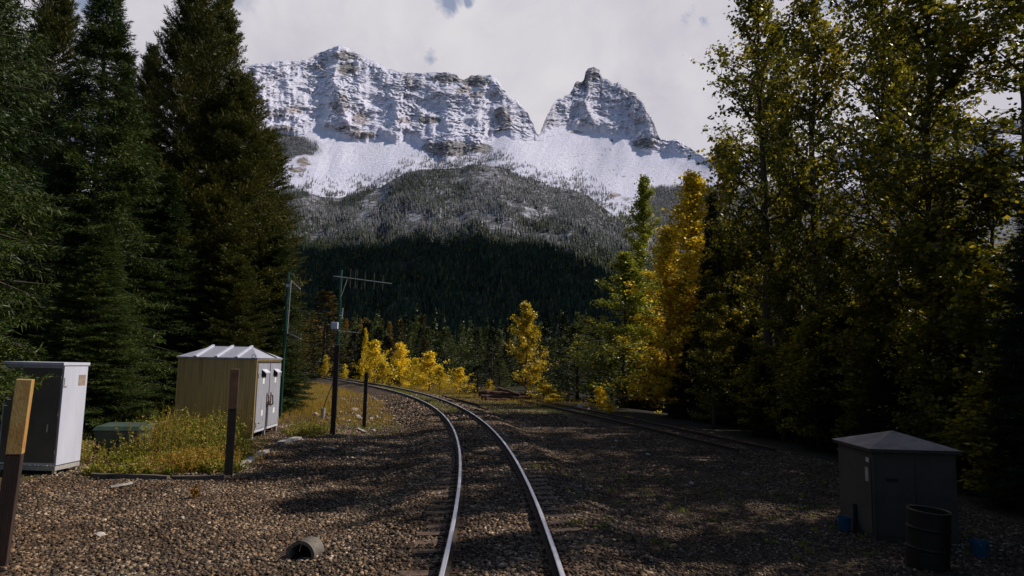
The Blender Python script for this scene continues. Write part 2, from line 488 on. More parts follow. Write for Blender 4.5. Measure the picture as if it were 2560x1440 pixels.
# forest floor of the near hill
m, t, b = mat('forest_floor')
g = nd(t, 'ShaderNodeNewGeometry'); P = g.outputs['Position']
fr = nd(t, 'ShaderNodeAttribute', attribute_name='frost')
base = ramp(t, tnoise(t, .03, 5, .6, P), [(0.3, (0.005, 0.007, 0.005)), (0.7, (0.014, 0.016, 0.010))])
sn = ramp(t, tnoise(t, .05, 6, .7, P), [(0.46, (0.04, 0.04, 0.045)), (0.70, (0.42, 0.42, 0.50))])
t.links.new(mixc(t, fr.outputs['Fac'], base, sn), b.inputs['Base Color']); b.inputs['Roughness'].default_value = .95
MT['hill'] = m
# distant trees
m, t, b = mat('distant_tree_needles')
g = nd(t, 'ShaderNodeNewGeometry')
fr = nd(t, 'ShaderNodeAttribute', attribute_name='frost')
base = ramp(t, g.outputs['Random Per Island'], [(0.0, (0.010, 0.017, 0.011)), (0.6, (0.022, 0.036, 0.020)), (0.93, (0.045, 0.052, 0.022)), (1.0, (0.12, 0.08, 0.015))])
fro = ramp(t, tnoise(t, .25, 3, .6, g.outputs['Position']), [(0.3, (0.035, 0.035, 0.038)), (0.7, (0.27, 0.265, 0.285))])
t.links.new(mixc(t, fr.outputs['Fac'], base, fro), b.inputs['Base Color']); b.inputs['Roughness'].default_value = .9
b.inputs['Specular IOR Level'].default_value = .1
MT['fartree'] = m

# ------------------------------------------------------------------ track centre line
def centre(smax=200, n=1000):
    th0, k0, k1, x0 = -.057912, .004191, .000108, -.03212
    k2 = -3.1e-6
    s = np.linspace(-14, smax, n); sc_ = np.clip(s, 0, 112)
    th = th0 + k0*sc_ + k1*sc_**2/2 + k2*sc_**3/6
    kk = k0+k1*112+k2*112**2/2
    th = np.where(s > 112, th+kk*(s-112), th); th = np.where(s < 0, th0+k0*s, th)
    ds = s[1]-s[0]
    x = np.concatenate([[0], np.cumsum(-np.sin(th[:-1])*ds)]); y = np.concatenate([[0], np.cumsum(np.cos(th[:-1])*ds)])
    i0 = np.argmin(np.abs(s))
    return s, x-x[i0]+x0, y-y[i0], th


TS, TX, TY, TH = centre()


def track_dist(x, y):
    """signed lateral distance from the track centre (right positive)"""
    cx = np.interp(y, TY, TX); th = np.interp(y, TY, TH)
    return (x-cx)*np.cos(th)


def ground_z(x, y):
    x = np.asarray(x, float); y = np.asarray(y, float)
    d = track_dist(x, y)
    near = 1-sstep(np.abs(d), 1.5, 3.0)
    z = -0.50+0.292*near+.040*(1-sstep(np.abs(d), .50, .64))
    z = np.where(d > 0, np.maximum(z, -0.42), z)
    z = z + np.where(d > 12, -0.6*sstep(d, 13, 20)-1.2*sstep(d, 20, 60), 0)
    hump = sstep(-d, 3.5, 9)*sstep(y, 34, 60)*0.15
    z = z + hump
    z = z + (fbm(x*.5, y*.5, 3, 3)-.5)*.10*(1-near*.6)
    far = sstep(np.hypot(x, y), 110, 300)
    z = z + d*.04*near
    return z*(1-far) + far*(-4.0+(fbm(x*.01, y*.01, 3, 5)-.5)*4)


def nonuni(a, b, step, far, g=1.12):
    c = list(np.arange(a, b+1e-6, step)); s = step
    while c[-1] < far[1]: s *= g; c.append(c[-1]+s)
    s = step
    while c[0] > far[0]: s *= g; c.insert(0, c[0]-s)
    return np.array(c)


def grid_faces(nr, nc):
    i = np.arange(nr-1)[:, None]*nc+np.arange(nc-1)[None, :]
    return np.stack([i, i+1, i+nc+1, i+nc], -1).reshape(-1, 4)


xs = nonuni(-26, 24, .2, (-9000, 9000)); ys = nonuni(-4, 90, .25, (-4000, 12000))
X, Y = np.meshgrid(xs, ys)
Z = ground_z(X, Y)
D = track_dist(X, Y)
nzz = fbm(X*.35, Y*.35, 4, 21)
grass = np.zeros_like(X)
# dry grass on the far left bank, greenish flat by the siding, between the far rails
grass = np.maximum(grass, sstep(-D, 3.2, 5.0)*sstep(Y, 36, 42)*sstep(nzz, .3, .5))
grass = np.maximum(grass, sstep(D, 1.6, 2.6)*sstep(Y, 43, 47)*(.35+.65*sstep(nzz, .38, .58)))
grass = np.maximum(grass, (np.abs(D) < .5)*sstep(Y, 38, 44)*.8)
grass = np.maximum(grass, sstep(-D, 6.3, 7.2)*sstep(Y, 17.5, 18.2)*(1-sstep(Y, 25.5, 26.5))*.9)
grass = np.clip(grass, 0, 1)
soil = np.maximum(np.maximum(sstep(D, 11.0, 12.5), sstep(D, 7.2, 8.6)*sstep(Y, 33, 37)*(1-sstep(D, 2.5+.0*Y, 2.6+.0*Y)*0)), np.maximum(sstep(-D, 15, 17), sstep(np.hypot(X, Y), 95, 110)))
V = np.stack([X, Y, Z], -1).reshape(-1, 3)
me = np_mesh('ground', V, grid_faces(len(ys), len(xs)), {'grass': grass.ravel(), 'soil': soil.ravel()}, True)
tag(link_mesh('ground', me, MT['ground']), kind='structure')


def gz(x, y): return float(ground_z(np.array([x]), np.array([y]))[0])


# ------------------------------------------------------------------ mountain
def prof(pts, x):
    p = np.array(pts, float)
    return np.interp(x, p[:, 0], p[:, 1])


RIDGE = [(-900, 330), (-200, 260), (300, 205), (450, 190), (560, 176), (620, 160), (650, 158), (700, 152), (765, 148), (785, 138), (805, 128), (830, 121), (850, 112), (866, 117), (885, 127), (905, 138), (940, 153), (968, 171), (1000, 181),
         (1050, 182), (1100, 182), (1140, 184), (1148, 197), (1165, 199), (1182, 188), (1225, 185), (1245, 199), (1262, 225), (1275, 244), (1290, 247), (1312, 272), (1330, 303), (1342, 330), (1350, 338),
         (1362, 300), (1380, 262), (1387, 252), (1400, 246), (1425, 232), (1437, 210), (1450, 204), (1461, 199), (1464, 180), (1471, 171), (1484, 168), (1498, 172), (1504, 190), (1520, 202), (1541, 214), (1544, 208), (1565, 219),
         (1590, 240), (1610, 262), (1625, 290), (1632, 300), (1640, 322), (1652, 345), (1675, 350), (1690, 347), (1712, 362), (1740, 380), (1765, 396), (1850, 425), (2000, 400), (2200, 360), (2450, 310), (2800, 270), (3400, 300)]
CLIFF = [(-900, 480), (300, 420), (600, 372), (690, 352), (760, 338), (800, 330), (860, 345), (915, 356), (960, 352), (1040, 358), (1075, 388), (1105, 402), (1150, 398), (1190, 385), (1225, 362), (1250, 345), (1300, 352), (1350, 347),
         (1400, 334), (1470, 328), (1500, 332), (1530, 346), (1560, 356), (1600, 376), (1655, 383), (1700, 388), (1760, 408), (2600, 420), (3400, 430)]
px = np.concatenate([np.arange(-900, 560, 16), np.arange(560, 1800, 2.0), np.arange(1800, 3400, 16)])
ry = prof(RIDGE, px); cy = np.maximum(prof(CLIFF, px), np.interp(px, (1300, 1338, 1350, 1362, 1400), (0, 352, 352, 350, 0)))
crag = (fbm(px/11, px*0, 4, 61, .65)-.5)
crag = crag*np.where((px > 1040) & (px < 1342), 12, np.where((px > 1352) & (px < 1650), 17, 8))*np.where((px > 1462) & (px < 1506), .35, 1)
cy = cy+26*(fbm(px/34, px*0, 4, 191, .6)-.5)*(1-sstep(px, 1290, 1335)*(1-sstep(px, 1362, 1400)))
ry = np.minimum(ry+crag, cy-6)
nA, nB = 300, 130
tA = np.linspace(0, 1, nA)[:, None]; tB = np.linspace(0, 1, nB)[:, None]
PX = np.broadcast_to(px, (nA+nB, len(px)))
PY = np.concatenate([cy+(ry-cy)*tA, 640+(cy-640)*tB])          # cliffs, talus
order = np.argsort(np.concatenate([np.linspace(1, 2, nA), np.linspace(0, .999, nB)]))
PY = PY[order]
isA = np.concatenate([np.zeros(nB), np.ones(nA)])[:, None]*np.ones((1, len(px)))
tt = np.concatenate([tB, tA+1])*np.ones((1, len(px)))          # 0..1 talus, 1..2 cliff
# distance from the eye: gully / buttress relief
u = px/150.0
tower = sstep(px, 1270, 1430)*(1-sstep(px, 1650, 1800))
towerm = sstep(px, 1340, 1358)*(1-sstep(px, 1650, 1740))
Dcl = 3300+300*(vnoise(u*.9, u*0, 90)-.5)+350*tower
Dri = Dcl+950+200*(vnoise(u*1.2, u*0+7, 91)-.5)
tal = lambda q: 2000+1450*np.clip((640-q)/290.0, 0, 3)**.92
up_ = np.clip(cy-PY, 0, 999)
Dr = tal(np.maximum(PY, cy))+3.1*up_+260*sstep(PX, 1250, 1500)*(1-sstep(PX, 1650, 1900))*sstep(-PY, -560, -420)
NU = PX/22.0; NV = PY/22.0
butt = fbm(NU*.22+NV*.26+1.2*fbm(NU*.3, NV*.3, 3, 33), NV*.24-NU*.10, 5, 31, .55, True)            # vertical buttresses
stra = PY+14*(fbm(NU*.25, NV*.25, 3, 37)-.5)*3+np.where(PX < 960, (PX-800)*.12*sstep(PY, 300, 340), -(PX-1400)*.05)
band = np.abs(((stra/13.0+fbm(NU*.9, NV*.9, 4, 41)*4.5) % 1.0)-.5)*2*sstep(fbm(NU*.5, NV*.5, 3, 43), .3, .6)
rough = fbm(NU*.8+NV*.9+fbm(NU*.4, NV*.5, 3, 48), NV*1.5-NU*.25, 5, 47, .62, True)
wA = sstep(up_, -2, 26)*isA
ribs = 0
for pts_, wd_, am_ in ((((850, 100), (835, 200), (880, 330)), 34, 130), (((1225, 180), (1262, 260), (1275, 350)), 26, 110), (((1484, 160), (1462, 250), (1500, 340)), 24, 120), (((1600, 230), (1618, 300), (1640, 370)), 20, 90), (((700, 140), (730, 240), (700, 340)), 40, 90), (((1060, 180), (1020, 260), (960, 340)), 30, 60)):
    q_ = np.array(pts_, float); cxr = np.interp(PY, q_[:, 1], q_[:, 0])+10*(fbm(NV*.9, NV*0, 3, 35)-.5)*2
    ribs = ribs+am_*np.exp(-np.abs(PX-cxr)/wd_)
fade = 1-.8*sstep(tt, 1.93, 2.0)
Dr = Dr - .75*wA*ribs - wA*fade*(150*(butt-.5)+20*(band-.5)+46*(rough-.5)) - (1-wA)*(13*(fbm(NU*.6+NV*.35, NV*.16-NU*.06, 5, 53, .55, True)-.5)+150*(fbm(NU*.17+3, NV*.13, 3, 57)-.5))
d3 = FW[None, None]+RT*((PX-1280.0)/F_PX)[..., None]-UP*((PY-720.0)/F_PX)[..., None]
hd = np.hypot(d3[..., 0], d3[..., 1])
P3 = EYE+d3*(Dr/hd)[..., None]
# steepness from the real surface
gu = np.gradient(P3, axis=1); gv = np.gradient(P3, axis=0)
nrm = np.cross(gu, gv); nrm /= np.linalg.norm(nrm, axis=-1, keepdims=True)+1e-9
nzv = np.abs(nrm[..., 2])
med = sstep(-nzv, -.62, -.22)
patch = fbm(NU*.30, NV*.34, 4, 71)
strl = sstep(np.abs(((stra/7.5+fbm(NU*1.2, NV*1.2, 4, 141)*5) % 1.0)-.5)*2, .45, .95)
rock = np.clip(wA*1.6, 0, 1)*np.clip(.19+.14*med+(1.05*(patch-.5))+.22*(strl-.4), 0, 1)


def blob(cx, cy_, rx, ry_, soft=.35):
    q = ((PX-cx)/rx)**2+((PY-cy_)/ry_)**2
    q = q*(1+.9*(fbm(NU*.9, NV*.9, 3, 77)-.5))
    return 1-sstep(np.sqrt(q), 1-soft, 1+soft)


tanm = np.zeros_like(PX)
for a in ((850, 258, 30, 34), (905, 296, 28, 20), (872, 325, 42, 14), (1258, 298, 24, 44), (690, 285, 30, 12), (1010, 300, 22, 10), (1160, 225, 26, 12), (800, 165, 22, 12), (735, 275, 35, 12), (770, 402, 34, 14), (745, 425, 28, 8), (1500, 478, 12, 14), (1532, 487, 22, 7), (1190, 238, 24, 10), (1440, 330, 24, 5), (1590, 300, 10, 16)):
    m_ = blob(*a); m_ = m_*(.55+.9*sstep(patch, .35, .6)) if a[1] > 390 else m_
    tanm = np.maximum(tanm, np.clip(m_, 0, 1)*.7); rock = np.maximum(rock, m_*(.42 if a[1] > 390 else .54))
for a in ((870, 172, 30, 18), (1115, 196, 44, 13), (1190, 203, 44, 17), (1130, 372, 80, 24), (1210, 372, 26, 16), (865, 140, 40, 12), (905, 338, 40, 10), (1610, 360, 36, 16), (1075, 300, 34, 12), (700, 320, 44, 9), (720, 345, 60, 8)):
    rock = np.maximum(rock, blob(*a)*.62)
tw = towerm[None, :]*wA
rock = np.maximum(rock, tw*(.50+.5*(patch-.5)))
talus = (1-wA)*np.maximum(sstep(fbm(NU*2.6, NV*4.5, 3, 83), .66, .74)*.62*sstep(vnoise(NU*.35, NV*.5, 86), .35, .6), sstep(fbm(NU*.9, NV*1.6, 4, 83), .56, .72)*.6*sstep(PY, 430, 520))*sstep(PX, 1330, 1450)
rock = np.maximum(rock, talus+.02)
rock = np.maximum(rock, (1-wA)*.12*sstep(fbm(NU, NV*2, 3, 85), .5, .8))
rock = np.maximum(rock, sstep(PX, 1470, 1560)*(1-wA)*sstep(PY, 455, 520)*.5*sstep(patch, .35, .6))
wood = np.maximum(blob(735, 372, 62, 28)*(1-sstep(tanm, .1, .4)), (1-wA)*sstep(PY+20*(patch-.5), 462, 478)*sstep(PX, 1575, 1640))
wood = np.maximum(wood, (1-wA)*sstep(PY+20*(patch-.5), 470, 490)*(1-sstep(PX, 700, 800)))
# back side so that the mountain is closed behind its crest
Pb = P3[-1].copy(); dirb = Pb-EYE; dirb[:, 2] = 0; dirb /= np.linalg.norm(dirb, axis=1, keepdims=True)
b1 = Pb+dirb*500; b1[:, 2] *= .72
b2 = Pb+dirb*2600; b2[:, 2] = -30
base_ = P3[0].copy(); db = base_-EYE; db[:, 2] = 0; db /= np.linalg.norm(db, axis=1, keepdims=True)
f0 = base_-db*900; f0[:, 2] = -40
ALL = np.concatenate([f0[None], P3, b1[None], b2[None]])


def padrow(a, v=(0, .6, .6)): return np.concatenate([np.full((1, a.shape[1]), v[0]), a, np.full((1, a.shape[1]), v[1]), np.full((1, a.shape[1]), v[2])])


me = np_mesh('mountain', ALL.reshape(-1, 3), grid_faces(ALL.shape[0], ALL.shape[1]), {'rock': padrow(rock, (.2, .4, .4)).ravel(), 'tan': padrow(tanm, (0, 0, 0)).ravel(), 'wood': padrow(wood, (1, 0, 0)).ravel()}, False)
tag(link_mesh('mountain', me, MT['mountain']), kind='structure')

# forested hill in front of it
HR = [(-900, 600), (300, 520), (600, 486), (690, 486), (720, 472), (760, 470), (800, 484), (850, 488), (900, 472), (950, 462), (985, 440), (1020, 424), (1060, 416), (1100, 415), (1150, 413), (1175, 404), (1220, 404), (1260, 412), (1300, 432),
      (1350, 448), (1385, 462), (1430, 466), (1470, 482), (1500, 505), (1540, 535), (1580, 560), (1650, 590), (1800, 640), (2100, 700), (2600, 740), (3400, 780)]
hx = np.concatenate([np.arange(-900, 600, 30), np.arange(600, 1700, 8.0), np.arange(1700, 3400, 30)])
hy = prof(HR, hx)
nH = 120
th_ = np.linspace(0, 1, nH)[:, None]
HD = 520+(1900-520)*th_+0*hx
e0 = -4.0-CAMH
# front slope climbs ever steeper to the crest
dH = FW[None]+RT*((hx-1280.0)/F_PX)[:, None]-UP*((hy-720.0)/F_PX)[:, None]
hdH = np.hypot(dH[:, 0], dH[:, 1])
zc = CAMH+dH[:, 2]/hdH*1900-8
dirH = dH[:, :2]/hdH[:, None]
Zp = -6+(zc+6)*(th_**1.35)
Zp = Zp+(fbm(hx/60+0*th_, th_*9+0*hx, 4, 101)-.5)*60*np.sin(th_*math.pi)
HP = np.stack([dirH[:, 0]*HD, dirH[:, 1]*HD, Zp], -1)
hb = HP[-1].copy(); hb[:, :2] *= 1.18; hb[:, 2] = hb[:, 2]*.62
HPa = np.concatenate([HP, hb[None]])


def frost_at(z, n): return sstep(z+(n-.5)*90, 195, 300)


fr = frost_at(HPa[..., 2], fbm(HPa[..., 0]/80, HPa[..., 1]/80, 3, 9))
me = np_mesh('hill', HPa.reshape(-1, 3), grid_faces(HPa.shape[0], HPa.shape[1]), {'frost': fr.ravel()}, True)
tag(link_mesh('hill', me, MT['hill']), kind='structure')

# unseen sun blocker, lumpy like a cumulus, added to shade the lower forest
off_ = SUN/SUN[2]*2500.0
gq = np.linspace(-1, 1, 110)
QX, QY = np.meshgrid(gq, gq)
inside = 1-(np.abs(QX)**6+np.abs(QY)**6)**(1/6.)
edge = inside+.16*(fbm(QX*5+9, QY*5+9, 4, 151)-.5)
th2 = np.sqrt(np.clip(edge, 0, 1))*320*(.6+.8*fbm(QX*6+3, QY*6+3, 5, 153))
CX = -150+900*QX+off_[0]; CY = 700+480*QY+off_[1]
msk = edge > .03
top = np.stack([CX, CY, 2500+th2], -1).reshape(-1, 3); bot = np.stack([CX, CY, 2500-th2*.45], -1).reshape(-1, 3)
gf = grid_faces(110, 110); kf = msk.ravel()[gf].all(1)
me = np_mesh('shade_cloud', np.concatenate([top, bot]), np.concatenate([gf[kf], gf[kf][:, ::-1]+len(top)]), None, True)
m, t, b = mat('shade_cloud_white'); b.inputs['Base Color'].default_value = (.85, .85, .88, 1); b.inputs['Roughness'].default_value = 1
o = link_mesh('shade_cloud', me, m)
tag(o, 'unseen white cumulus added out of view to shade the lower forest', 'shade_cloud', kind='stuff')

# ------------------------------------------------------------------ foliage generators
def kites(P, A, B, L, W):
    """P base points, A unit long axis, B unit cross axis"""
    n = len(P); L = np.broadcast_to(L, n)[:, None]; W = np.broadcast_to(W, n)[:, None]
    V = np.empty((n, 4, 3))
    V[:, 0] = P; V[:, 1] = P+A*L*.45+B*W*.5; V[:, 2] = P+A*L; V[:, 3] = P+A*L*.45-B*W*.5
    return V


def unit(v): return v/(np.linalg.norm(v, axis=-1, keepdims=True)+1e-9)


def foliage_mesh(name, K):
    V = np.concatenate(K).reshape(-1, 3)
    F = np.arange(len(V)).reshape(-1, 4)
    return np_mesh(name, V, F)


def conifer(seed, H, R, spacing=.28, nb=9, tw=.16, kl=.26, kw=.075, style='spruce', low=.02, fan=1):
    r = np.random.RandomState(seed); K = []
    mbt = MB()
    lean = r.randn(2)*.008*H
    mbt.tube([(lean[0]*f*f, lean[1]*f*f, H*f-.3) for f in np.linspace(0, 1, 9)], [max(.012, .0105*H*(1-f)**.8+.01) for f in np.linspace(0, 1, 9)], 8)
    h = H*low
    while h < H*.99:
        f = h/H
        prf = (1-f)**.85*(.72+.28*math.sin(min(1, f/.12)*math.pi/2)) if style == 'spruce' else (1-f)**.5*(.7+.3*min(1, f/.3))
        n = max(3, int(nb*(.55+.45*(1-f))))
        for k in range(n):
            a = r.rand()*2*math.pi
            L = R*prf*(.6+.55*r.rand())+.12
            if style == 'pine' and r.rand() < .18: L *= .5
            ca, sa = math.cos(a), math.sin(a)
            el = (.55-.95*(1-f)**.7 if style == 'spruce' else .75-.85*(1-f)) + r.randn()*.09
            m_ = max(3, int(L/tw))
            s = (np.arange(m_)+.5)/m_*(1-.12)+.12
            s = s[s*L > min(.35*L, .9)] if f < .8 else s
            if not len(s): continue
            curve = (-.18*s*s+.22*s**3 if style == 'spruce' else .20*s*s)*L
            hor = s*L*math.cos(el); zz = s*L*math.sin(el)+curve
            base = np.stack([ca*hor+lean[0]*f*f, sa*hor+lean[1]*f*f, h+zz], -1)
            od = np.array([ca*math.cos(el), sa*math.cos(el), math.sin(el)+(.1 if style == 'spruce' else .35)])
            sd = np.array([-sa, ca, 0])
            for side in (-1, 1):
                tl = np.clip((1-s)*L*.55+.10, .12, .75)*(.7+.6*r.rand(len(s)))
                reps = 1 if style == 'far' else 2
                A = unit(od*.75+side*sd*.8+r.randn(len(s), 3)*.18 + (np.array([0, 0, -.22]) if style == 'spruce' else np.array([0, 0, .35])))
                nk = np.clip((tl/kl*1.3).astype(int)+1, 1, 4)
                for j in range(4):
                    sel = nk > j
                    if not sel.any(): continue
                    q = base[sel]+A[sel]*(tl[sel]*j/nk[sel])[:, None]
                    for rep in range(fan):
                        AA = unit(A[sel]+r.randn(sel.sum(), 3)*(.38 if fan == 1 else .5))
                        B = unit(np.cross(AA, r.randn(sel.sum(), 3)))
                        K.append(kites(q+A[sel]*(rep*.05), AA, B, kl*(.6+.6*r.rand(sel.sum())), kw*(.7+.6*r.rand(sel.sum()))))
            # tip and top tuft
            A = unit(od+r.randn(3, 3)*.2); B = unit(np.cross(A, r.randn(3, 3)))
            K.append(kites(np.repeat(base[-1:], 3, 0), A, B, kl*1.3, kw))
            if k % 2 == 0 and L > .8:
                mbt.tube([(lean[0]*f*f, lean[1]*f*f, h), tuple(base[-1])], [.012+.008*L, .006], 4, False)
        h += spacing*(.6+.8*r.rand())*(.45+.55*(1-f))
    return mbt, K


def broadleaf(seed, H, R, leaves=20000, ls=.10, clump=.35, lean=(0, 0), low=.18, upright=.75, trunk_r=None, cone=False):
    r = np.random.RandomState(seed); mbt = MB(); K = []
    tr = trunk_r or .011*H
    fs = np.linspace(0, 1, 12)
    wob = np.cumsum(r.randn(12, 2)*.012*H*.35, 0); wob -= wob[0]
    cen = lambda f: np.array([np.interp(f, fs, wob[:, 0])+lean[0]*H*f, np.interp(f, fs, wob[:, 1])+lean[1]*H*f, H*f])
    mbt.tube([tuple(cen(f)-np.array([0, 0, .3])) for f in fs], [tr*(1-f)**.85+.012 for f in fs], 9)
    tips = []
    nb = int(26+H*2.2)
    for k in range(nb):
        f = low+(1-low)*(k+r.rand())/nb
        f = min(f, .985)
        prf = math.sin(math.pi*min(1, ((f-low)/(1-low)))**.75*.93+.12)
        L = R*(.35+.75*prf)*(.55+.65*r.rand())*(1-.35*f)
        if cone: L = R*((1-f)**.8*1.15+.10)*(.45+.85*r.rand()**1.3)
        a = r.rand()*2*math.pi; el = upright*(.35+.65*f)+r.randn()*.12
        p = cen(f); pts = [p]; d = np.array([math.cos(a)*math.cos(el), math.sin(a)*math.cos(el), math.sin(el)])
        nseg = 5
        for j in range(nseg):
            d = unit(d+r.randn(3)*.14+np.array([0, 0, .07]))
            p = p+d*L/nseg; pts.append(p)
        br = max(.012, tr*.33*(1-f)**.6)
        mbt.tube([tuple(q) for q in pts], [br*(1-.17*j) for j in range(nseg+1)], 5, False)
        for j in range(1, nseg+1):
            tips.append((pts[j], .6+.4*j/nseg))
            for q in range(2):
                dd = unit(d+r.randn(3)*.75); l2 = L*.28*(.5+r.rand())
                e = pts[j]+dd*l2
                mbt.tube([tuple(pts[j]), tuple(e)], [br*.35, .006], 3, False)
                tips.append((e, 1)); tips.append((pts[j]*.5+e*.5, .8))
    tp = np.array([q for q, w in tips]); w = np.array([q for _, q in tips]); w = w*(.4+1.2*r.rand(len(w))); w /= w.sum()
    ix = r.choice(len(tp), leaves, p=w)
    P = tp[ix]+r.randn(leaves, 3)*clump*np.array([1, 1, .8])*(.5+r.rand(leaves, 1))
    A = unit(r.randn(leaves, 3)+np.array([0, 0, -.5])); B = unit(np.cross(A, r.randn(leaves, 3)))
    s = ls*(.6+.8*r.rand(leaves))
    K.append(kites(P, A, B, s, s*.85))
    return mbt, K


PROTO = {}


def proto(key, gen, bark='bark'):
    """crown and trunk meshes of one kind, made once"""
    if key not in PROTO:
        mbt, K = gen()
        tm = bpy.data.meshes.new('trunk'); tm.from_pydata(mbt.v, [], mbt.f); tm.update()
        for p in tm.polygons: p.use_smooth = True
        tm.materials.append(MT[bark])
        PROTO[key] = (foliage_mesh('crown', K), tm)
    return PROTO[key]


CROWNS = {}


def tree(name, key, leafmat, x, y, scale, label, cat='tree', group=None, rz=None, z=None, sxy=None, tilt=(0, 0)):
    cr, tk = PROTO[key]
    ck = (key, leafmat)
    if ck not in CROWNS:
        c2 = cr.copy(); c2.materials.clear(); c2.materials.append(MT[leafmat]); CROWNS[ck] = c2
    o = empty(name, (x, y, gz(x, y) if z is None else z), label, cat, group, random.random()*6.28 if rz is None else rz)
    o.rotation_euler[0] = tilt[0]; o.rotation_euler[1] = tilt[1]
    o.scale = (sxy or scale, sxy or scale, scale)
    link_mesh('crown', CROWNS[ck], None, o)
    link_mesh('trunk', tk, None, o)
    return o


proto('spruceA', lambda: conifer(1, 20, 4.3, .23, 12, .12, .22, .034, fan=3))
proto('spruceNear', lambda: conifer(41, 20, 4.2, .25, 11, .085, .13, .020, fan=5, low=.13))
proto('spruceB', lambda: conifer(2, 20, 3.9, .24, 12, .12, .22, .034, fan=3))
proto('pineA', lambda: conifer(3, 20, 3.6, .27, 11, .12, .21, .036, 'pine', fan=3))
proto('pineB', lambda: conifer(4, 20, 3.2, .27, 11, .12, .21, .036, 'pine', fan=3))
proto('midA', lambda: conifer(5, 12, 2.1, .34, 7, .32, .42, .16))
proto('midB', lambda: conifer(6, 12, 1.6, .34, 7, .32, .42, .16))
proto('midC', lambda: conifer(8, 12, 1.3, .40, 6, .34, .45, .15, 'pine'))
proto('cottonA', lambda: broadleaf(11, 25, 4.6, 15000, .165, .13, (-.02, 0), .24, .85), 'aspenbark')
proto('cottonB', lambda: broadleaf(12, 25, 5.2, 16000, .17, .13, (-.05, 0), .26, .85), 'aspenbark')
proto('cottonC', lambda: broadleaf(13, 22, 3.6, 13500, .16, .13, (0, 0), .20, .9), 'aspenbark')
proto('aspenA', lambda: broadleaf(14, 16, 2.7, 22000, .17, .20, (0, 0), .08, .95), 'aspenbark')
proto('aspenB', lambda: broadleaf(15, 16, 2.3, 18000, .17, .20, (0, 0), .08, 1.0), 'aspenbark')
proto('aspenD', lambda: broadleaf(34, 16, 2.7, 14000, .15, .14, (0, 0), .06, .75), 'aspenbark')
proto('aspenE', lambda: broadleaf(35, 16, 2.7, 15000, .15, .15, (0, 0), .05, .85, cone=True), 'aspenbark')
proto('aspenC', lambda: broadleaf(16, 9, 2.0, 6500, .17, .16, (0, 0), .04, .75), 'aspenbark')
proto('aspenCone', lambda: broadleaf(26, 9, 2.5, 7000, .16, .13, (0, 0), .06, .7, cone=True), 'aspenbark')
proto('bushA', lambda: broadleaf(17, 4.5, 1.7, 3600, .13, .11, (0, 0), .03, .85, .05, cone=True), 'aspenbark')
proto('bushB', lambda: broadleaf(18, 4.5, 1.4, 3000, .13, .10, (0, 0), .03, 1.05, .05, cone=True), 'aspenbark')


def top_tree(name, key, leafmat, px_, py_, Y, Rm, H0, label, cat='tree', group=None, rad0=4.0, **k):
    """tree whose top stands on the sight line of a pixel, Y metres ahead"""
    p = at(px_, py_, Y); zb = gz(p[0], p[1]); s = (p[2]-zb)/H0
    return tree(name, key, leafmat, p[0], p[1], s, label, cat, group, z=zb, sxy=Rm/rad0, **k)


G_L = 'conifers along the left of the track'
tree('spruce_tree', 'spruceNear', 'spruce', -12.0, 12.4, 1.15, 'nearest big spruce at the left edge, its boughs hanging over the yellow topped post', 'spruce tree', G_L, sxy=1.0)
tree('spruce_tree', 'spruceB', 'spruce', -16.6, 19.5, 1.6, 'tall spruce standing just behind the white cabinet at the left edge', 'spruce tree', G_L, sxy=1.15)
top_tree('spruce_tree', 'spruceA', 'spruce', 292, -70, 34, 4.9, 20, 'broad dark green spruce behind the low green box, second from the left edge', 'spruce tree', G_L, rad0=4.3)
top_tree('pine_tree', 'pineB', 'pine', 150, -60, 40, 3.4, 20, 'olive pine seen between the two leftmost spruces near the top left corner', 'pine tree', G_L, rad0=3.2)
top_tree('pine_tree', 'pineB', 'pine', 386, 118, 46, 2.6, 20, 'small pointed pine tip between the broad dark spruce and the tallest olive pine', 'pine tree', G_L, rad0=3.2)
top_tree('pine_tree', 'pineA', 'pine', 500, -45, 40, 4.4, 20, 'tallest olive green pine behind the aluminium shelter', 'pine tree', G_L, rad0=3.6)
top_tree('pine_tree', 'pineB', 'pine', 560, -10, 44, 3.7, 20, 'olive pine pressed against the right side of the tallest pine', 'pine tree', G_L, rad0=3.2)
top_tree('pine_tree', 'pineA', 'pine', 622, 190, 41, 4.6, 20, 'shorter bushy pine at the right end of the left row, tufts against the snowy mountain', 'pine tree', G_L, rad0=3.6)
top_tree('pine_tree', 'pineB', 'pine', 668, 330, 44, 4.0, 20, 'lowest pine at the right end of the left row, nearest the antenna masts', 'pine tree', G_L, rad0=3.2)
top_tree('spruce_tree', 'spruceB', 'spruce', 692, 560, 41, 3.1, 20, 'dark green spruce with boughs to the ground right behind the left antenna mast', 'spruce tree', G_L, rad0=3.9)
top_tree('spruce_tree', 'spruceB', 'spruce', 430, 420, 37, 3.6, 20, 'green spruce directly behind the aluminium shelter roof, lower than the pines', 'spruce tree', G_L, rad0=3.9)
top_tree('spruce_tree', 'spruceA', 'spruce', 250, 560, 29, 3.2, 20, 'half height spruce between the white cabinet and the aluminium shelter', 'spruce tree', G_L, rad0=4.3)
top_tree('pine_tree', 'pineA', 'pine', 600, 640, 38, 3.0, 20, 'low olive pine above the right end of the shelter roof', 'pine tree', G_L, rad0=3.6)
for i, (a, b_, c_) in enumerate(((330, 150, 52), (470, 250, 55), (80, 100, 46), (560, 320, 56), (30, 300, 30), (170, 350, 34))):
    top_tree('spruce_tree', 'spruceB' if i % 2 else 'spruceA', 'dark', a, b_, c_, 3.8, 20, 'dark spruce in the shade deep inside the left row', 'spruce tree', 'shaded spruces inside the left row', rad0=4.0)

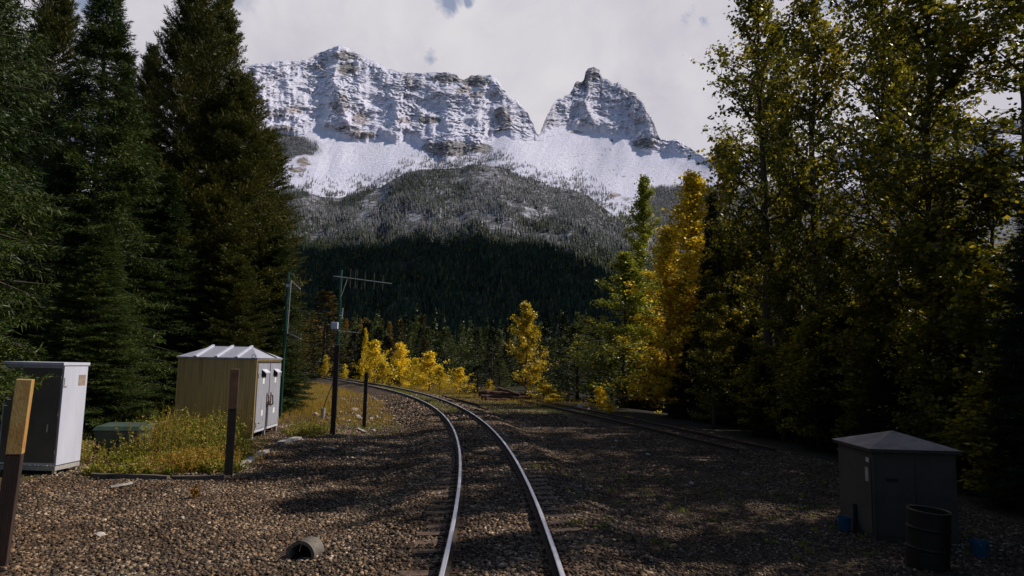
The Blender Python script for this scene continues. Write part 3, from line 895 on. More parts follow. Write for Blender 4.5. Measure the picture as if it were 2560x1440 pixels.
G_R = 'broadleaf trees along the right of the track'
tree('cottonwood_tree', 'cottonA', 'aspen', 13.2, 31, .90, 'tall thin cottonwood with sparse leaves, leftmost tall trunk on the right side', 'cottonwood tree', G_R, rz=.3, sxy=1.0)
tree('cottonwood_tree', 'cottonB', 'aspen', 16.2, 25.5, .82, 'tall leaning cottonwood with a thick bare trunk right of the thin one', 'cottonwood tree', G_R, rz=0, sxy=.95)
tree('cottonwood_tree', 'cottonC', 'aspen', 15.6, 34, .98, 'slimmer cottonwood standing between the thin and the thick trunk', 'cottonwood tree', G_R, rz=1.3, sxy=.9)
tree('cottonwood_tree', 'cottonB', 'aspen', 15.6, 19.3, .66, 'large dark leafy cottonwood nearest the right edge of the view', 'cottonwood tree', G_R, rz=2.4, sxy=.95)
tree('cottonwood_tree', 'cottonC', 'aspen', 14.8, 21.5, .80, 'yellowish green cottonwood behind the grey cabinet on the right', 'cottonwood tree', G_R, rz=4.0, sxy=1.05)
tree('cottonwood_tree', 'cottonA', 'aspen', 19.2, 30.5, .80, 'leafy cottonwood further back behind the thick leaning trunk', 'cottonwood tree', G_R, rz=3.0, sxy=.95)
top_tree('aspen_tree', 'aspenD', 'aspen', 1800, 365, 43, 3.2, 16, 'dark leaved aspen rising directly right of the golden tree top', 'aspen tree', G_R, rad0=2.7)
top_tree('aspen_tree', 'aspenE', 'gold', 1738, 440, 41.5, 3.3, 16, 'bright golden aspen against the dark spruce, tallest yellow tree on the right', 'aspen tree', G_R, rad0=2.3)
top_tree('aspen_tree', 'aspenE', 'gold', 1676, 575, 44, 3.6, 16, 'amber brown aspen below and left of the golden tree', 'aspen tree', G_R, rad0=2.7)
top_tree('aspen_tree', 'aspenE', 'aspenlit', 1612, 448, 54, 2.4, 16, 'narrow bright green aspen standing in front of the snowfield, left of the golden tree', 'aspen tree', G_R, rad0=2.3)
top_tree('aspen_tree', 'aspenE', 'aspenlit', 1562, 640, 50, 3.2, 16, 'small green aspen at the left end of the right hand trees', 'aspen tree', G_R, rad0=2.3)
top_tree('spruce_tree', 'spruceB', 'dark', 1782, 478, 39, 1.9, 20, 'almost black spruce between the golden aspen and the tall cottonwoods', 'spruce tree', G_R, rad0=3.9)
top_tree('aspen_tree', 'aspenE', 'amber', 1715, 700, 42, 3.2, 16, 'low amber aspen in front of the almost black spruce', 'aspen tree', G_R, rad0=2.7)
top_tree('aspen_tree', 'aspenD', 'aspen', 1840, 560, 38, 3.2, 16, 'bushy aspen at the foot of the thin cottonwood', 'aspen tree', G_R, rad0=2.7)
i = 0
for a, b_, c_, r_ in ((1880, 800, 36, 2.4), (1980, 780, 32, 2.4), (2080, 790, 29, 2.4), (2180, 760, 33, 2.6), (2280, 800, 25, 2.2), (2380, 800, 24, 2.4), (2500, 840, 20, 2.2), (2600, 760, 21, 2.4), (1820, 840, 40, 2.0), (1640, 820, 52, 2.2),
                      (2120, 760, 26, 2.2), (2440, 760, 19, 2.2), (1940, 820, 31, 2.0), (2230, 860, 22, 1.8), (2560, 800, 17, 2.0), (1720, 860, 41, 1.8), (1590, 880, 54, 2.0), (2350, 720, 38, 3.0), (2000, 680, 44, 3.0), (2520, 700, 34, 3.0)):
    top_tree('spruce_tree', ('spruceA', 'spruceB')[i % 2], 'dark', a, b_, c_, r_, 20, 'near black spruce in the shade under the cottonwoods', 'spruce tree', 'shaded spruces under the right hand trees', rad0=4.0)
    i += 1
for a, b_, c_, r_ in ((2040, 800, 26, 1.9), (2200, 700, 23.5, 2.0), (2420, 640, 18, 2.0), (1900, 900, 31, 1.5), (2330, 900, 19, 1.3), (2150, 960, 23, 1.2), (2500, 930, 15.5, 1.5)):
    top_tree('aspen_shrub', 'aspenC', 'aspen', a, b_, c_, r_, 9, 'understory shrub with scattered yellow green leaves among the dark spruces', 'shrub', 'understory shrubs on the right', rad0=2.0)

for x, y, s_ in ((12.9, 14.4, .70), (13.0, 11.8, .7), (12.6, 9.4, .66)):
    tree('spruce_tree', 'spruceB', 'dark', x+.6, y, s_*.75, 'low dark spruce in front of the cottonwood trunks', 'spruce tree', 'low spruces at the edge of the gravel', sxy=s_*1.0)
for x, y, s_ in ((14.2, 21.0, .50), (13.4, 23.4, .46), (14.0, 26.2, .52), (13.0, 29.0, .44), (15.8, 20.5, .62), (16.6, 23.5, .66), (11.8, 34.5, .42), (18.0, 27.5, .62), (17.0, 33.0, .66), (15.0, 38.0, .7)):
    tree('aspen_tree', ('aspenD', 'aspenA')[int(x*10) % 2], 'aspen', x, y, s_, 'shaded young aspen with scattered sunlit leaves between the cottonwood trunks', 'aspen tree', 'young aspens under the cottonwoods', sxy=s_*1.45)
for x, y, k_, s_, w_ in ((14.6, 15.0, 'cottonC', .70, .9), (17.2, 39.0, 'cottonA', .80, .7), (14.6, 29.0, 'cottonC', .98, .95)):
    tree('cottonwood_tree', k_, 'aspen', x, y, s_, 'cottonwood set back among the right hand trees', 'cottonwood tree', 'cottonwoods set back on the right', sxy=w_)
# trees beside and behind the train that shade the foreground
for i, (x, y, k_, s_, m_) in enumerate(((12.6, 7.5, 'cottonC', .6, 'aspen'), (13.8, 0.5, 'cottonB', .6, 'aspen'), (17.5, 5.5, 'cottonB', .7, 'aspen'), (14.5, -9, 'cottonB', .7, 'aspen'))):
    tree('cottonwood_tree', k_, m_, x, y, s_, 'cottonwood beside the train, just outside the right edge of the view', 'cottonwood tree', 'cottonwoods beside the train', sxy=s_)
for i, (x, y, s_) in enumerate(((14.2, 9.8, .55), (13.4, 5.2, .6), (14.6, -.5, .6), (16.5, 3.5, .7), (13.2, -7, .6), (12.8, 14.6, .42))):
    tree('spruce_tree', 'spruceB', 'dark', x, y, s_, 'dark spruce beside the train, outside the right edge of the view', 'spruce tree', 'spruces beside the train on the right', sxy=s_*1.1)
for i, (x, y, s_) in enumerate(((-13.5, 3.5, 1.0), (-14.5, -5, 1.05), (-13, -13, .95), (-16.5, -22, 1.1), (-8, -34, 1.0), (2, -46, 1.1))):
    tree('spruce_tree', 'spruceA', 'spruce', x, y, s_, 'spruce beside and behind the train on the left', 'spruce tree', 'spruces behind the train on the left', sxy=s_*1.1)

# centre: yellow aspens and mixed young trees beyond the track
top_tree('aspen_tree', 'aspenCone', 'gold', 1318, 762, 62, 2.1, 9, 'tall yellow aspen alone behind the log pile', 'aspen tree', None, rad0=2.0, rz=1.0)
for key, mt_, a, b_, c_, r_, lab in (
        ('bushB', 'yellow', 915, 826, 88, .7, 'thin yellow sapling sticking up left of the yellow bushes'),
        ('bushA', 'yellow', 938, 856, 86, 1.9, 'yellow bush left of the black post tip, widest of the left cluster'),
        ('bushB', 'yellow', 958, 905, 82, 1.5, 'low yellow bush tucked right of the widest left bush'),
        ('bushA', 'yellow', 1003, 862, 80, 1.8, 'pointed yellow bush in the middle of the yellow row'),
        ('bushB', 'yellow', 1040, 898, 76, 1.3, 'dull yellow bush right of the pointed middle one'),
        ('bushA', 'yellow', 1074, 884, 72, 1.9, 'brightest rounded yellow bush in the middle row'),
        ('bushB', 'gold', 1100, 920, 70, 1.2, 'orange yellow bush at the right end of the middle row'),
        ('bushA', 'yellow', 1150, 922, 66, 1.2, 'isolated yellow bush left of the small green spruces'),
        ('bushB', 'gold', 1224, 950, 64, .6, 'tiny yellow sapling between green spruces above the logs'),
        ('bushA', 'yellow', 1362, 958, 58, 1.5, 'low yellow bush at the foot of the tall yellow aspen'),
        ('bushB', 'gold', 1385, 985, 56, 1.0, 'low golden shrub beside the siding rails, right of the yellow bush'),
        ('bushB', 'yellow', 1498, 968, 47, .75, 'slim yellow sapling in front of the dark spruces beside the siding'),
        ('bushB', 'yellow', 1522, 1012, 44, .7, 'small yellow green shrub right of the slim sapling'),
        ('bushA', 'gold', 1568, 1040, 40, .4, 'tiny yellow clump in the dark beside the siding'),
        ('bushB', 'yellow', 862, 912, 96, .7, 'small yellow sapling just right of the brown post'),
        ('bushB', 'gold', 815, 890, 104, 1.0, 'faint yellow shrub beyond the rails, left of the masts')):
    top_tree('aspen_bush', key, mt_, a, b_, c_, r_, 4.5, lab, 'bush', 'yellow autumn bushes beyond the track', rad0=1.3)
G_C = 'spruces at the forest edge beyond the track'
for key, mt_, a, b_, c_, r_, lab in (
        ('midA', 'midfir', 1445, 812, 60, 2.9, 'broad sunlit green spruce right of the tall yellow aspen'),
        ('midB', 'dark', 1411, 782, 84, 1.8, 'slender dark spruce rising above the broad green one'),
        ('midA', 'dark', 1196, 912, 68, 1.9, 'short full dark spruce left of the log pile'),
        ('midA', 'midfir', 1250, 900, 74, 1.7, 'green spruce behind the log pile, left of the yellow aspen'),
        ('midA', 'brownfir', 816, 728, 112, 4.6, 'wide brownish spruce above the rails between the two masts'),
        ('midB', 'dark', 988, 900, 84, 1.4, 'small dark spruce among the yellow bushes'),
        ('midA', 'midfir', 1530, 850, 58, 2.4, 'dark green spruce at the left foot of the right hand trees')):
    top_tree('spruce_tree', key, mt_, a, b_, c_, r_, 12, lab, 'spruce tree', G_C, rad0=2.0)
r = np.random.RandomState(5)
for k in range(150):
    a = 735+r.rand()*880; Y_ = 88+r.rand()**1.3*110
    if a < 960: Y_ = max(Y_, 112)
    b_ = 880-(Y_/100)*20-r.rand()*62+8*math.sin(a/60)
    if 1100 < a < 1300: b_ += 12
    p_ = at(a, b_, Y_)
    if abs(track_dist(p_[0], p_[1])) < 4.5 and p_[1] < 150: continue
    key = ('midA', 'midB', 'midC')[r.randint(3)]
    mt_ = ('midfir', 'dark', 'midfir', 'brownfir')[r.randint(4)]
    lab = {'midfir': 'green spruce in the forest edge behind the yellow bushes', 'dark': 'dark spruce in the forest edge behind the yellow bushes', 'brownfir': 'brownish spruce in the forest edge behind the yellow bushes'}[mt_]
    top_tree('spruce_tree', key, mt_, a, b_, Y_, 1.2+r.rand()*1.2, 12, lab, 'spruce tree', 'spruces filling the forest edge', rad0=1.9)
for a, b_, Y_ in ((790, 800, 190), (765, 806, 185), (800, 815, 180), (903, 800, 210), (915, 796, 212), (893, 806, 205), (925, 803, 208), (866, 798, 215), (1000, 800, 200), (975, 806, 205), (760, 850, 150), (1030, 835, 190)):
    top_tree('larch_tree', 'midB', 'larch', a, b_, Y_, 1.9, 12, 'orange larch glowing in the forest behind the antenna masts', 'larch tree', 'orange larches in the distant forest', rad0=1.6)

# distant forest (uncountable)
def simple_tree_mesh(P, H, Rr, frost, r):
    n = len(P); VV = []; FF = []; AA = []
    tiers = ((0.0, 1.0, .50), (.28, .72, .78), (.52, .45, 1.0))
    S = 5; off = 0
    for z0, rr, z1 in tiers:
        ang = r.rand(n, 1)*6.28+np.arange(S)[None]*2*math.pi/S
        rad = Rr[:, None]*rr*(.55+.75*r.rand(n, S))
        ring = np.stack([P[:, None, 0]+np.cos(ang)*rad, P[:, None, 1]+np.sin(ang)*rad, P[:, None, 2]+(z0+.12*r.rand(n, S))*H[:, None]], -1)
        apex = P+np.stack([r.randn(n)*.05, r.randn(n)*.05, H*z1], -1)
        v = np.concatenate([ring, apex[:, None]], 1)
        b_ = np.arange(n)[:, None]*(S+1)+off
        f = np.stack([np.stack([b_[:, 0]+k, b_[:, 0]+(k+1) % S, b_[:, 0]+S], -1) for k in range(S)], 1).reshape(-1, 3)
        VV.append(v.reshape(-1, 3)); FF.append(f); off += n*(S+1)
        AA.append(np.repeat(frost, S+1))
    return np.concatenate(VV), np.concatenate(FF), np.concatenate(AA)


r = np.random.RandomState(9)
n = 62000
ti = r.rand(n)**.8; ci = r.rand(n)
fx = ci*(len(hx)-1)
sel = np.interp(fx, np.arange(len(hx)), hx); keep = (sel > 560) & (sel < 1750) | (r.rand(n) < .12)
# more samples in the seen sector
fx = np.interp(560+r.rand(n)*1190, hx, np.arange(len(hx))) * (r.rand(n) < .85) + 0
fx = np.where(fx == 0, ci*(len(hx)-1.001), fx)
fi = ti*(nH-1.001)
i0 = fi.astype(int); j0 = np.minimum(fx.astype(int), len(hx)-2); ft = (fi-i0)[:, None]; fj = (fx-j0)[:, None]
TP = (HP[i0, j0]*(1-ft)+HP[i0+1, j0]*ft)*(1-fj)+(HP[i0, j0+1]*(1-ft)+HP[i0+1, j0+1]*ft)*fj
clr = fbm(TP[:, 0]/70, TP[:, 1]/110, 3, 133)
dens = np.where(TP[:, 2] > 250, .08+.92*sstep(clr, .36, .43), .3+.7*sstep(clr, .26, .36))
keep = r.rand(n) < dens
TP = TP[keep]
TP = TP+np.array([0, 0, -1.0])
frn = frost_at(TP[:, 2], fbm(TP[:, 0]/80, TP[:, 1]/80, 3, 9)) * (.25+.75*r.rand(len(TP))) * (.35+.9*sstep(fbm(TP[:, 0]/120, TP[:, 1]/160, 3, 173), .3, .65))
Ht = (6+13*r.rand(len(TP))**1.3)*(.55+.9*fbm(TP[:, 0]/55, TP[:, 1]/55, 3, 171))*(1-.3*sstep(TP[:, 2], 250, 480)); Rt_ = Ht*.15*(.7+.6*r.rand(len(TP)))
V1, F1, A1 = simple_tree_mesh(TP, Ht, Rt_, frn, r)
# wooded patches on the lower mountain
ww = wood > .5
idx = np.argwhere(ww & (PX > 560) & (PX < 1900))
idx = idx[r.choice(len(idx), min(7000, len(idx)), replace=False)]
TP2 = P3[idx[:, 0], idx[:, 1]]
H2 = 12+8*r.rand(len(TP2))
V2, F2, A2 = simple_tree_mesh(TP2, H2, H2*.15, .5+.5*r.rand(len(TP2)), r)
# scattered trees thinning out up the snow above the hill crest
hcr = prof(HR, PX)
pr_ = np.clip(1-(hcr-PY)/(16+46*fbm(PX/45, PX*0, 3, 201)), 0, 1)**1.3*(PY < hcr+6)*(fbm(PX/18, PY/9, 3, 203) > .44)*(PX > 640)*(PX < 1800)*(up_ <= 0)
pf = (pr_*np.abs(np.gradient(PY, axis=0))*np.gradient(px)[None]).ravel(); pf /= pf.sum()
ii = r.choice(pf.size, 2600, p=pf)
TP3 = P3.reshape(-1, 3)[ii]
H3 = 9+9*r.rand(len(TP3))
V3, F3, A3 = simple_tree_mesh(TP3, H3, H3*.15, .3+.6*r.rand(len(TP3)), r)
me = np_mesh('hillside_forest', np.concatenate([V1, V2, V3]), np.concatenate([F1, F2+len(V1), F3+len(V1)+len(V2)]), {'frost': np.concatenate([A1, A2, A3])})
o = link_mesh('hillside_forest', me, MT['fartree'])
tag(o, 'dense conifer forest on the hillside, frosted white above and near black below', 'forest', kind='stuff')
# valley forest between the forest edge and the hill
n = 2600
Dv = 150+r.rand(n)**.8*560; az = (-.36+.66*r.rand(n))
VP = np.stack([Dv*np.sin(az), Dv*np.cos(az), np.zeros(n)], -1)
VP[:, 2] = ground_z(VP[:, 0], VP[:, 1])
Kc = []
for i in range(n):
    H_ = 9+10*r.rand(); R_ = H_*.13*(.8+.5*r.rand()); k = 90 if Dv[i] < 350 else 45
    f = r.rand(k)**1.25; a = r.rand(k)*6.283
    A = unit(np.stack([np.cos(a), np.sin(a), -.25+.5*f], -1)); B = unit(np.cross(A, r.randn(k, 3)))
    P_ = VP[i]+np.stack([0*f, 0*f, H_*f*.95], -1)
    L_ = R_*(1-f)**.9*(.8+.5*r.rand(k))+.25
    Kc.append(kites(P_, A, B, L_, .35*L_+.35))
V = np.concatenate(Kc).reshape(-1, 3)
me = np_mesh('valley_forest', V, np.arange(len(V)).reshape(-1, 4), {'frost': np.zeros(len(V))})
o = link_mesh('valley_forest', me, MT['midfir'])
tag(o, 'dark mass of spruces on the valley floor behind the forest edge', 'forest', kind='stuff')

# small pale hut among the distant dark trees
p = at(1284, 838, 300)
hut = empty('hut', (p[0], p[1], p[2]-2.2), 'tiny pale hut among dark trees left of the tall yellow aspen', 'hut')
MB().box(-1.3, 1.3, -1.5, 1.5, -8, 2.2).build('wall', MT['galv'], hut)
MB().add([(-1.6, -1.8, 2.2), (1.6, -1.8, 2.2), (1.6, 1.8, 2.2), (-1.6, 1.8, 2.2), (0, -1.8, 3.1), (0, 1.8, 3.1)], [(0, 1, 4), (2, 3, 5), (0, 4, 5, 3), (1, 2, 5, 4), (0, 3, 2, 1)]).build('roof', MT['whitepaint'], hut)

# ------------------------------------------------------------------ railway track
def rail_mesh(line, name_web, name_head, parent, headmat, webmat):
    """line: (n,3) rail top centre, extruded rail profile"""
    P_ = np.array(line); T_ = unit(np.gradient(P_, axis=0)); Nn = unit(np.stack([T_[:, 1], -T_[:, 0], 0*T_[:, 0]], -1))
    web = [(-.034, -.012), (-.034, -.04), (-.009, -.055), (-.009, -.145), (-.07, -.165), (-.07, -.18), (.07, -.18), (.07, -.165), (.009, -.145), (.009, -.055), (.034, -.04), (.034, -.012)]
    head = [(-.0345, -.014), (-.033, -.005), (-.022, 0), (.022, 0), (.033, -.005), (.0345, -.014)]
    res = []
    for nm, pr, mt_, closed in ((name_web, web, webmat, True), (name_head, head, headmat, True)):
        V_ = np.concatenate([(P_[:, None]+Nn[:, None]*np.array([q[0] for q in pr])[None, :, None]+np.array([[0, 0, q[1]] for q in pr])[None])]).reshape(-1, 3)
        k = len(pr); nn_ = len(P_)
        F_ = [(i*k+j, i*k+(j+1) % k, (i+1)*k+(j+1) % k, (i+1)*k+j) for i in range(nn_-1) for j in range(k)]
        F_.append(tuple(range(k))[::-1]); F_.append(tuple((nn_-1)*k+j for j in range(k)))
        me_ = bpy.data.meshes.new(nm); me_.from_pydata([tuple(v) for v in V_], [], F_); me_.update()
        res.append(link_mesh(nm, me_, mt_, parent if not res else res[0]))
    return res[0]


trk = empty('railway_track', (0, 0, 0), 'main railway track with polished rails curving left into the forest', 'railway track')
CANT = .03
for sgn in (-1, 1):
    lx = TX+sgn*.75*np.cos(TH); ly = TY+sgn*.75*np.sin(TH)
    line = np.stack([lx, ly, np.full_like(lx, sgn*CANT)], -1)[::2]
    rail_mesh(line, 'rail', 'rail_head', trk, MT['railhead'], MT['railside'])


def sleeper_mb(mb, s_, r):
    x = np.interp(s_, TS, TX); y = np.interp(s_, TS, TY); th = np.interp(s_, TS, TH)+r.randn()*.01
    ca, sa = math.cos(th), math.sin(th)
    L = 1.3+r.randn()*.03; off = r.randn()*.04; w = .115; b_ = len(mb.v)
    for lz in (-.40, -.185):
        for ly_ in (-w, w):
            for lx_ in (-L+off, L+off):
                z = lz + lx_*CANT/.75+r.randn()*.002
                mb.v.append((x+lx_*ca-ly_*sa, y+lx_*sa+ly_*ca, z))
    mb.f += [tuple(i+b_ for i in f) for f in [(0, 2, 3, 1), (4, 5, 7, 6), (0, 1, 5, 4), (2, 6, 7, 3), (0, 4, 6, 2), (1, 3, 7, 5)]]
    return x, y, ca, sa


r = np.random.RandomState(3); rest = MB()
for k in range(330):
    s_ = -4+k*.54
    if 15 <= k < 105:
        mb = MB(); x, y, ca, sa = sleeper_mb(mb, s_, r)
        sl_ = mb.build('sleeper', MT['tie'], trk)
        if k < 50:
            for sg in (-1, 1):
                pb = MB()
                for a0, a1, c0, c1, z0, z1 in ((-.17, .17, -.09, .09, -.186, -.172), (-.13, -.10, -.03, .0, -.172, -.145), (.10, .13, 0, .03, -.172, -.145)):
                    q = []
                    for z in (z0, z1):
                        for yy in (c0, c1):
                            for xx in (a0, a1):
                                X_ = sg*.75+xx
                                q.append((x+X_*ca-yy*sa, y+X_*sa+yy*ca, z+X_*CANT/.75))
                    pb.add(q, [(0, 2, 3, 1), (4, 5, 7, 6), (0, 1, 5, 4), (2, 6, 7, 3), (0, 4, 6, 2), (1, 3, 7, 5)])
                pb.build('tie_plate', MT['rust'], sl_)
    else:
        sleeper_mb(rest, s_, r)
o = rest.build('far_sleepers', MT['tie'], trk); o['kind'] = 'stuff'

# siding with rusty rails on the right
sdt = empty('siding_track', (6, 42, -.4), 'rusty siding track at the foot of the right hand trees', 'railway track')
A0 = gnd(1330, 1006, -.3)[:2]; A1 = gnd(1742, 1098, -.3)[:2]
dr = unit(A1-A0)
ends = (A0-dr*3, A1+dr*3.5)
nr_ = np.array([-dr[1], dr[0]])
for q in (0, 1.5):
    pts = [np.array([*(ends[0]*(1-f)+ends[1]*f+nr_*q+nr_*(-1.2*(f-.5)**2)), -.24]) for f in np.linspace(0, 1, 30)]
    pts = [p_-np.array([6, 42, -.4]) for p_ in pts]
    rail_mesh(pts[::-1], 'rail', 'rail_head', sdt, MT['rust'], MT['railside'])
Ls = np.linalg.norm(ends[1]-ends[0])
for k in range(int(Ls/.9)):
    c_ = ends[0]+dr*(k*.9+.3)+nr_*(.75-1.2*((k*.9+.3)/Ls-.5)**2)
    a_ = c_-nr_*1.25; b_ = c_+nr_*1.25
    MB().beam((a_[0]-6, a_[1]-42, -.11), (b_[0]-6, b_[1]-42, -.11), .22, .14).build('sleeper', MT['tie'], sdt)

# loose rail beside the track, board next to it
a = gnd(1104, 996, -.35); b_ = gnd(1198, 1021, -.35)
lr = empty('loose_rail', (a[0], a[1], gz(a[0], a[1])+.05), 'short rusty rail lying in the dry grass right of the curve', 'rail')
rail_mesh([np.array([0, 0, .18]), np.array([(b_[0]-a[0])*.5, (b_[1]-a[1])*.5, .17]), np.array([b_[0]-a[0], b_[1]-a[1], .16])], 'rail_web', 'rail_head', lr, MT['rust'], MT['railside'])


def simple_thing(name, mbx, mt_, loc, label, cat, group=None, rz=0, bevel=0, rot=None):
    o = mbx.build(name, mt_, None, bevel)
    o.location = tuple(float(v) for v in loc); o.rotation_euler = rot or (0, 0, rz)
    return tag(o, label, cat, group)


def plank(loc, L, w, h, rz, label, group=None, mt_='plank', tilt=0):
    mbx = MB()
    r_ = np.random.RandomState(int(abs(loc[0])*100)+1)
    n_ = 7
    for i in range(n_):
        pass
    xs_ = np.linspace(-L/2, L/2, n_); v = []; f = []
    for i, x in enumerate(xs_):
        sag = r_.randn()*.006
        for y, z in ((-w/2, 0), (w/2, 0), (w/2, h), (-w/2, h)):
            v.append((x, y+r_.randn()*.004, z+sag))
    for i in range(n_-1):
        for j in range(4):
            f.append((i*4+j, i*4+(j+1) % 4, i*4+4+(j+1) % 4, i*4+4+j))
    f.append((3, 2, 1, 0)); f.append(tuple((n_-1)*4+j for j in range(4)))
    mbx.add(v, f)
    return simple_thing('timber_plank', mbx, MT[mt_], loc, label, 'plank', group, rot=(0, tilt, rz))


def px_plank(a, b, w, h, label, z=-.5, group='timber edging and boards', mt_='plank', dz=0):
    A, B = gnd(*a, z), gnd(*b, z); c_ = (A+B)/2
    L = float(np.hypot(*(B-A)[:2]))
    return plank((c_[0], c_[1], gz(c_[0], c_[1])+dz), L, w, h, math.atan2(B[1]-A[1], B[0]-A[0]), label, group, mt_)


px_plank((228, 1196), (420, 1202), .12, .16, 'long dark edging timber beside the white cabinet, below the weeds', dz=-.04, mt_='edging')
px_plank((430, 1203), (560, 1200), .12, .16, 'dark edging timber left of the black post foot, half under weeds', dz=-.04, mt_='edging')
px_plank((594, 1172), (664, 1130), .24, .07, 'pale weathered board right of the black post foot', dz=.03)
px_plank((702, 1112), (745, 1100), .3, .09, 'short pale board in the grass right of the shelter', dz=.03)
px_plank((808, 1124), (840, 1128), .10, .05, 'small pale wood scrap lying below the brown post', dz=.03)
px_plank((895, 1074), (915, 1084), .12, .06, 'splintered scrap of wood at the foot of the short black post', dz=.03)
px_plank((1196, 1022), (1216, 1028), .22, .10, 'rusty brown tie end lying beside the loose rail', dz=.0, mt_='tie')
px_plank((275, 1225), (330, 1216), .05, .04, 'thin bleached stick on the gravel below the weeds', dz=.05)

# log pile
r = np.random.RandomState(12)
for i, (a, b_, rad, dz, lab) in enumerate((((1202, 997), (1290, 1003), .24, .22, 'bottom left log of the log pile'), ((1250, 1003), (1328, 1006), .22, .22, 'bottom right log of the log pile'),
                                           ((1196, 988), (1262, 991), .26, .55, 'thick upper log at the left end of the log pile'), ((1244, 978), (1300, 996), .15, .78, 'thin log slanting down across the top of the log pile'),
                                           ((1252, 992), (1330, 996), .19, .50, 'upper right log of the log pile, end sticking out'), ((1215, 1001), (1275, 1006), .17, .10, 'thin log half hidden in grass in front of the pile'))):
    Y_ = 57.0-(i == 5)*1.2+(i in (0, 1))*.0+.5*(i in (2, 4))
    A = at(a[0], a[1], Y_); B = at(b_[0], b_[1], Y_)
    g_ = gz((A[0]+B[0])/2, Y_); A[2] = g_+dz+(.22 if i == 3 else 0); B[2] = g_+dz-(.3 if i == 3 else 0)
    c_ = (A+B)/2; mbx = MB(); ps = []; rd = []
    for f in np.linspace(-.5, .5, 8):
        q = (B-A)*f; ps.append((q[0]+r.randn()*.02, q[1]+r.randn()*.02, q[2]+r.randn()*.02)); rd.append(rad*(1-.25*(f+.5))*(1+r.randn()*.04))
    mbx.tube(ps, rd, 10)
    simple_thing('log', mbx, MT['log'], c_, lab, 'log', 'logs piled beyond the siding')

# ------------------------------------------------------------------ posts
def post(base, w, z1, mats, label, lean=(0, 0), rz=0.0, split=None, group='timber posts beside the track'):
    x, y = base; zb = gz(x, y)
    o = empty('timber_post', (x, y, zb), label, 'post', group, rz)
    o.rotation_euler = (lean[0], lean[1], rz)
    H_ = z1-zb
    if split is None:
        MB().add([(-w/2, -w/2, -.3), (w/2, -w/2, -.3), (w/2, w/2, -.3), (-w/2, w/2, -.3), (-w/2, -w/2, H_-.02), (w/2, -w/2, H_), (w/2, w/2, H_+.015), (-w/2, w/2, H_-.01)],
                 [(0, 3, 2, 1), (4, 5, 6, 7), (0, 1, 5, 4), (1, 2, 6, 5), (2, 3, 7, 6), (3, 0, 4, 7)]).build('shaft', MT[mats[0]], o, .012)
    else:
        sp_ = split-zb
        MB().box(-w/2, w/2, -w/2, w/2, -.3, sp_).build('lower_shaft', MT[mats[0]], o, .01)
        MB().box(-w/2-.003, w/2+.003, -w/2-.003, w/2+.003, sp_, H_).build('upper_shaft', MT[mats[1]], o, .01)
    return o


post((-6.95, 10.6), .20, 2.22, ('brownpost', 'yellowboard'), 'nearest thick post at the left edge with peeling yellow orange upper part', (0, .035), .40, 1.12)
post((-6.62, 18.7), .21, 2.31, ('post', 'rustboard'), 'black timber post with worn brown top in front of the aluminium shelter', (0, 0), .35, 1.25)
post((-6.16, 29.2), .21, 3.25, ('brownpost',), 'tall dark brown post standing against the right green mast', (0, .0), .2)
post((-5.37, 32.2), .17, 2.07, ('post',), 'thin short black post between the brown post and the rails', (0, 0), .1)

# ------------------------------------------------------------------ white cabinet on the left
def face_local(o): return o


wc = empty('equipment_cabinet', (-10.86, 18.30, -.5), 'white metal cabinet with a dark grey front standing on short legs at the left edge', 'cabinet', None, math.radians(-4))
W_, Dp, Hh = 1.55, .98, 2.86
zb = .26
body = MB(); body.box(-W_, 0, .03, Dp, zb, Hh-.05); body.build('body', MT['whitepaint'], wc, .008)
MB().box(-W_-.04, .025, -.05, Dp+.04, Hh-.05, Hh+.03).build('roof', MT['whitepaint'], wc, .01)
dr_ = MB().box(-W_+.05, -.045, .012, .034, zb+.06, Hh-.12).build('front_door', MT['greydoor'], wc, .006)
MB().box(-.30, -.27, -.02, .012, 1.1, 1.3).build('handle', MT['galv'], dr_)
for z in (.55, 1.5, 2.45): MB().box(-.10, -.05, 0, .018, z, z+.1).build('hinge', MT['greydoor'], dr_)
MB().box(-W_, .004, .0, .08, .13, .235).box(-W_, .004, Dp-.1, Dp-.02, .13, .235).box(-.09, .002, .082, Dp-.102, .13, .235).build('base_frame', MT['plank'], wc, .004)
for x in (-.10, -W_+.02):
    for y in (.05, Dp-.12): MB().box(x, x+.07, y, y+.07, -.12, .128).build('leg', MT['galv'], wc)
MB().box(.0, .006, .62, .90, 2.28, 2.56).build('sticker', MT['cabroof'], wc)
MB().box(.0, .012, .05, .16, 2.25, 2.29).box(.0, .012, .05, .075, 2.29, 2.5).build('hinge', MT['galv'], wc)

# low green box
gb = empty('utility_box', (-11.15, 22.3, -.5), 'low dull green utility box behind the weeds between the cabinets', 'utility box', None, math.radians(5))
MB().box(-.72, .62, -.5, .5, -.05, .80).build('body', MT['greenbox'], gb, .02)
MB().add([(-.78, -.56, .80), (.68, -.56, .80), (.68, .56, .80), (-.78, .56, .80), (-.70, -.48, .93), (.60, -.48, .93), (.60, .5, .97), (-.70, .5, .97)],
         [(0, 3, 2, 1), (4, 5, 6, 7), (0, 1, 5, 4), (1, 2, 6, 5), (2, 3, 7, 6), (3, 0, 4, 7)]).build('lid', MT['greenbox'], gb, .01)
MB().box(-.12, .0, -.53, -.501, .42, .5).build('latch', MT['darkgap'], gb)

